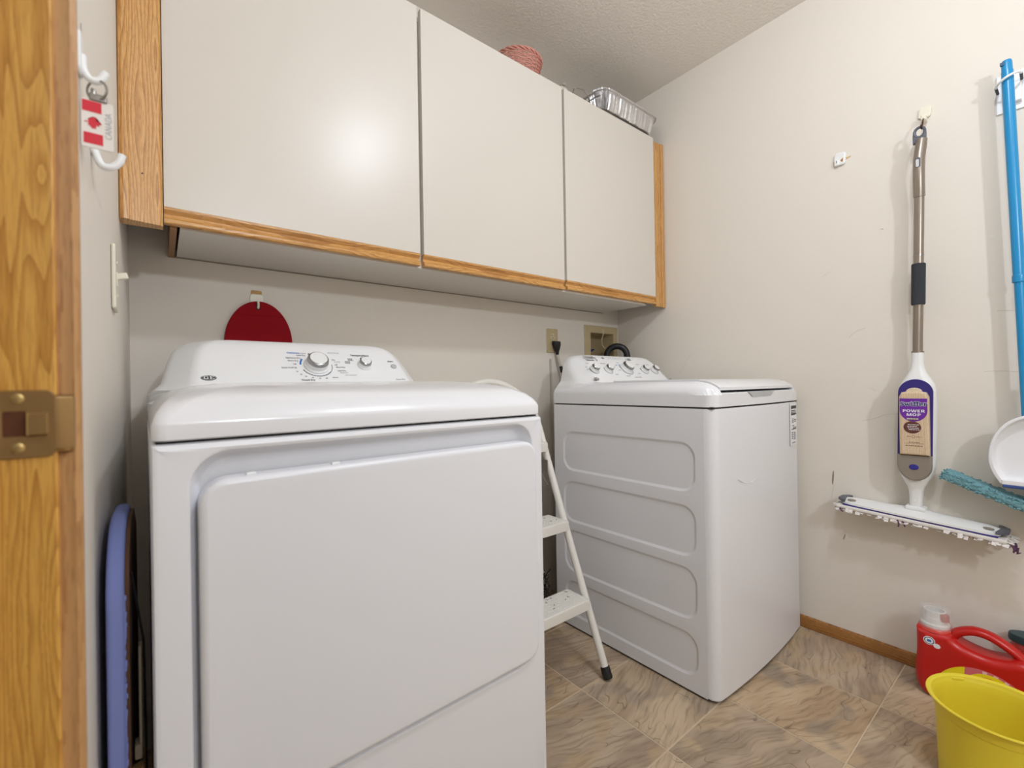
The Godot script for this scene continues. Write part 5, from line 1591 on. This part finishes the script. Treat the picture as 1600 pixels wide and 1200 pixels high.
	for s in [-1.0, 1.0]:
		part(t, "clip_end", MB.new().tube([Vector3(-0.004 + s * 0.0245, 0.017 + s * 0.010, 0.047), Vector3(-0.004 + s * 0.024, 0.017 + s * 0.010, 0.006)], 0.0036, 8), M.black)
	# blue pole mop with the teal head
	t = thing("dust_mop", "bright blue pole mop with a tilted teal fluffy head hanging on the right wall", "mop", Vector3(XR, 0, -0.09), turn)
	var a := Vector3(-0.028, 1.872, 0.056)
	var b := Vector3(0.004, 0.625, 0.056)
	part(t, "pole", MB.new().tube([a.lerp(b, 0.02), a.lerp(b, 0.51)], 0.0125, 24), M.blue)
	part(t, "lower_pole", MB.new().tube([a.lerp(b, 0.50), b], 0.0112, 24), M.blue)
	part(t, "joint_ring", MB.new().tube([a.lerp(b, 0.493), a.lerp(b, 0.495), a.lerp(b, 0.508), a.lerp(b, 0.51)], [0.0135, 0.0145, 0.0145, 0.0135], 24), M.blue)
	part(t, "end_cap", MB.new().tube([a + Vector3(-0.0002, 0.006, 0), a, a.lerp(b, 0.022)], [0.0095, 0.0112, 0.0118], 24), M.blue)
	part(t, "cap_slot", MB.new().rbox(a + Vector3(-0.008, -0.004, 0.0085), Vector3(0.009, 0.010, 0.006), 0.001, 1), mat(rgb(10, 70, 104), 0.5))
	var TH := Transform3D(Basis(Vector3(0, 0, 1), -0.385), Vector3(0.006, 0.600, 0.056))
	part(t, "swivel", MB.new().rbox(Vector3(0, 0.016, 0), Vector3(0.05, 0.03, 0.03), 0.006, 2, TH), M.blue)
	part(t, "head", MB.new().rbox(Vector3(0, -0.004, 0), Vector3(0.395, 0.028, 0.075), 0.013, 4, TH), M.teal)
	var fz := MB.new()
	for k in 900:
		var th := rng.randf_range(-0.6, PI + 0.6)
		var p := Vector3(rng.randf_range(-0.198, 0.198), -0.004 + 0.013 * sin(th - PI / 2 + PI / 2 * 0.0) , 0.0)
		var side := rng.randi() % 3
		if side == 0:
			p = Vector3(p.x, rng.randf_range(-0.018, 0.010), 0.036)
		elif side == 1:
			p = Vector3(p.x, 0.009, rng.randf_range(-0.036, 0.036))
		else:
			p = Vector3(p.x, -0.017, rng.randf_range(-0.036, 0.036))
		var r := rng.randf_range(0.0025, 0.0042)
		fz.lathe([[0.0, -r], [r * 0.8, -r * 0.5], [r * 0.8, r * 0.5], [0.0, r]], 5, TH * Transform3D(Basis.from_euler(Vector3(rng.randf() * 3, rng.randf() * 3, rng.randf() * 3)), p), false, false)
	part(t, "pile", fz, M.teal, 70).set_meta("kind", "stuff")
	# dustpan
	t = thing("dustpan", "white plastic dustpan with a dark blue lip clipped to the blue pole", "dustpan", Vector3(XR - 0.070, 0, -0.060), turn)
	var op := PackedVector2Array()
	for q in bez([Vector2(-0.082, 0.664), Vector2(-0.096, 0.692), Vector2(-0.104, 0.725), Vector2(-0.102, 0.765), Vector2(-0.090, 0.805), Vector2(-0.066, 0.839), Vector2(-0.034, 0.858), Vector2(0, 0.864)], 4):
		op.append(q)
	var m := op.size()
	for k in range(m - 2, -1, -1):
		op.append(Vector2(-op[k].x, op[k].y))
	var pr := []
	for l in [[0.80, 0.0], [0.92, 0.003], [0.98, 0.026], [1.0, 0.027], [1.01, 0.0295], [0.99, 0.031], [0.945, 0.031], [0.935, 0.028], [0.88, 0.012], [0.76, 0.007]]:
		var q := PackedVector2Array()
		for p in op:
			q.append(Vector2(p.x, p.y - 0.76) * l[0] + Vector2(0, 0.76))
		pr.append(ring3(q, l[1]))
	part(t, "pan", MB.new().rings(pr).done(), M.pan_white, 35)
	part(t, "front_strip", MB.new().rbox(Vector3(0, 0.668, 0.018), Vector3(0.160, 0.013, 0.030), 0.002, 2), M.pan_white)
	part(t, "lip", MB.new().rbox(Vector3(0, 0.6575, 0.018), Vector3(0.158, 0.0095, 0.032), 0.003, 2), M.pan_blue, 40, "dark blue rubber lip")
	part(t, "handle", MB.new().rbox(Vector3(0.0, 0.915, 0.014), Vector3(0.03, 0.12, 0.016), 0.006, 3), M.pan_white)
	part(t, "pole_clip", MB.new().rbox(Vector3(-0.027, 0.80, -0.004), Vector3(0.03, 0.03, 0.014), 0.003, 2), M.pan_white)
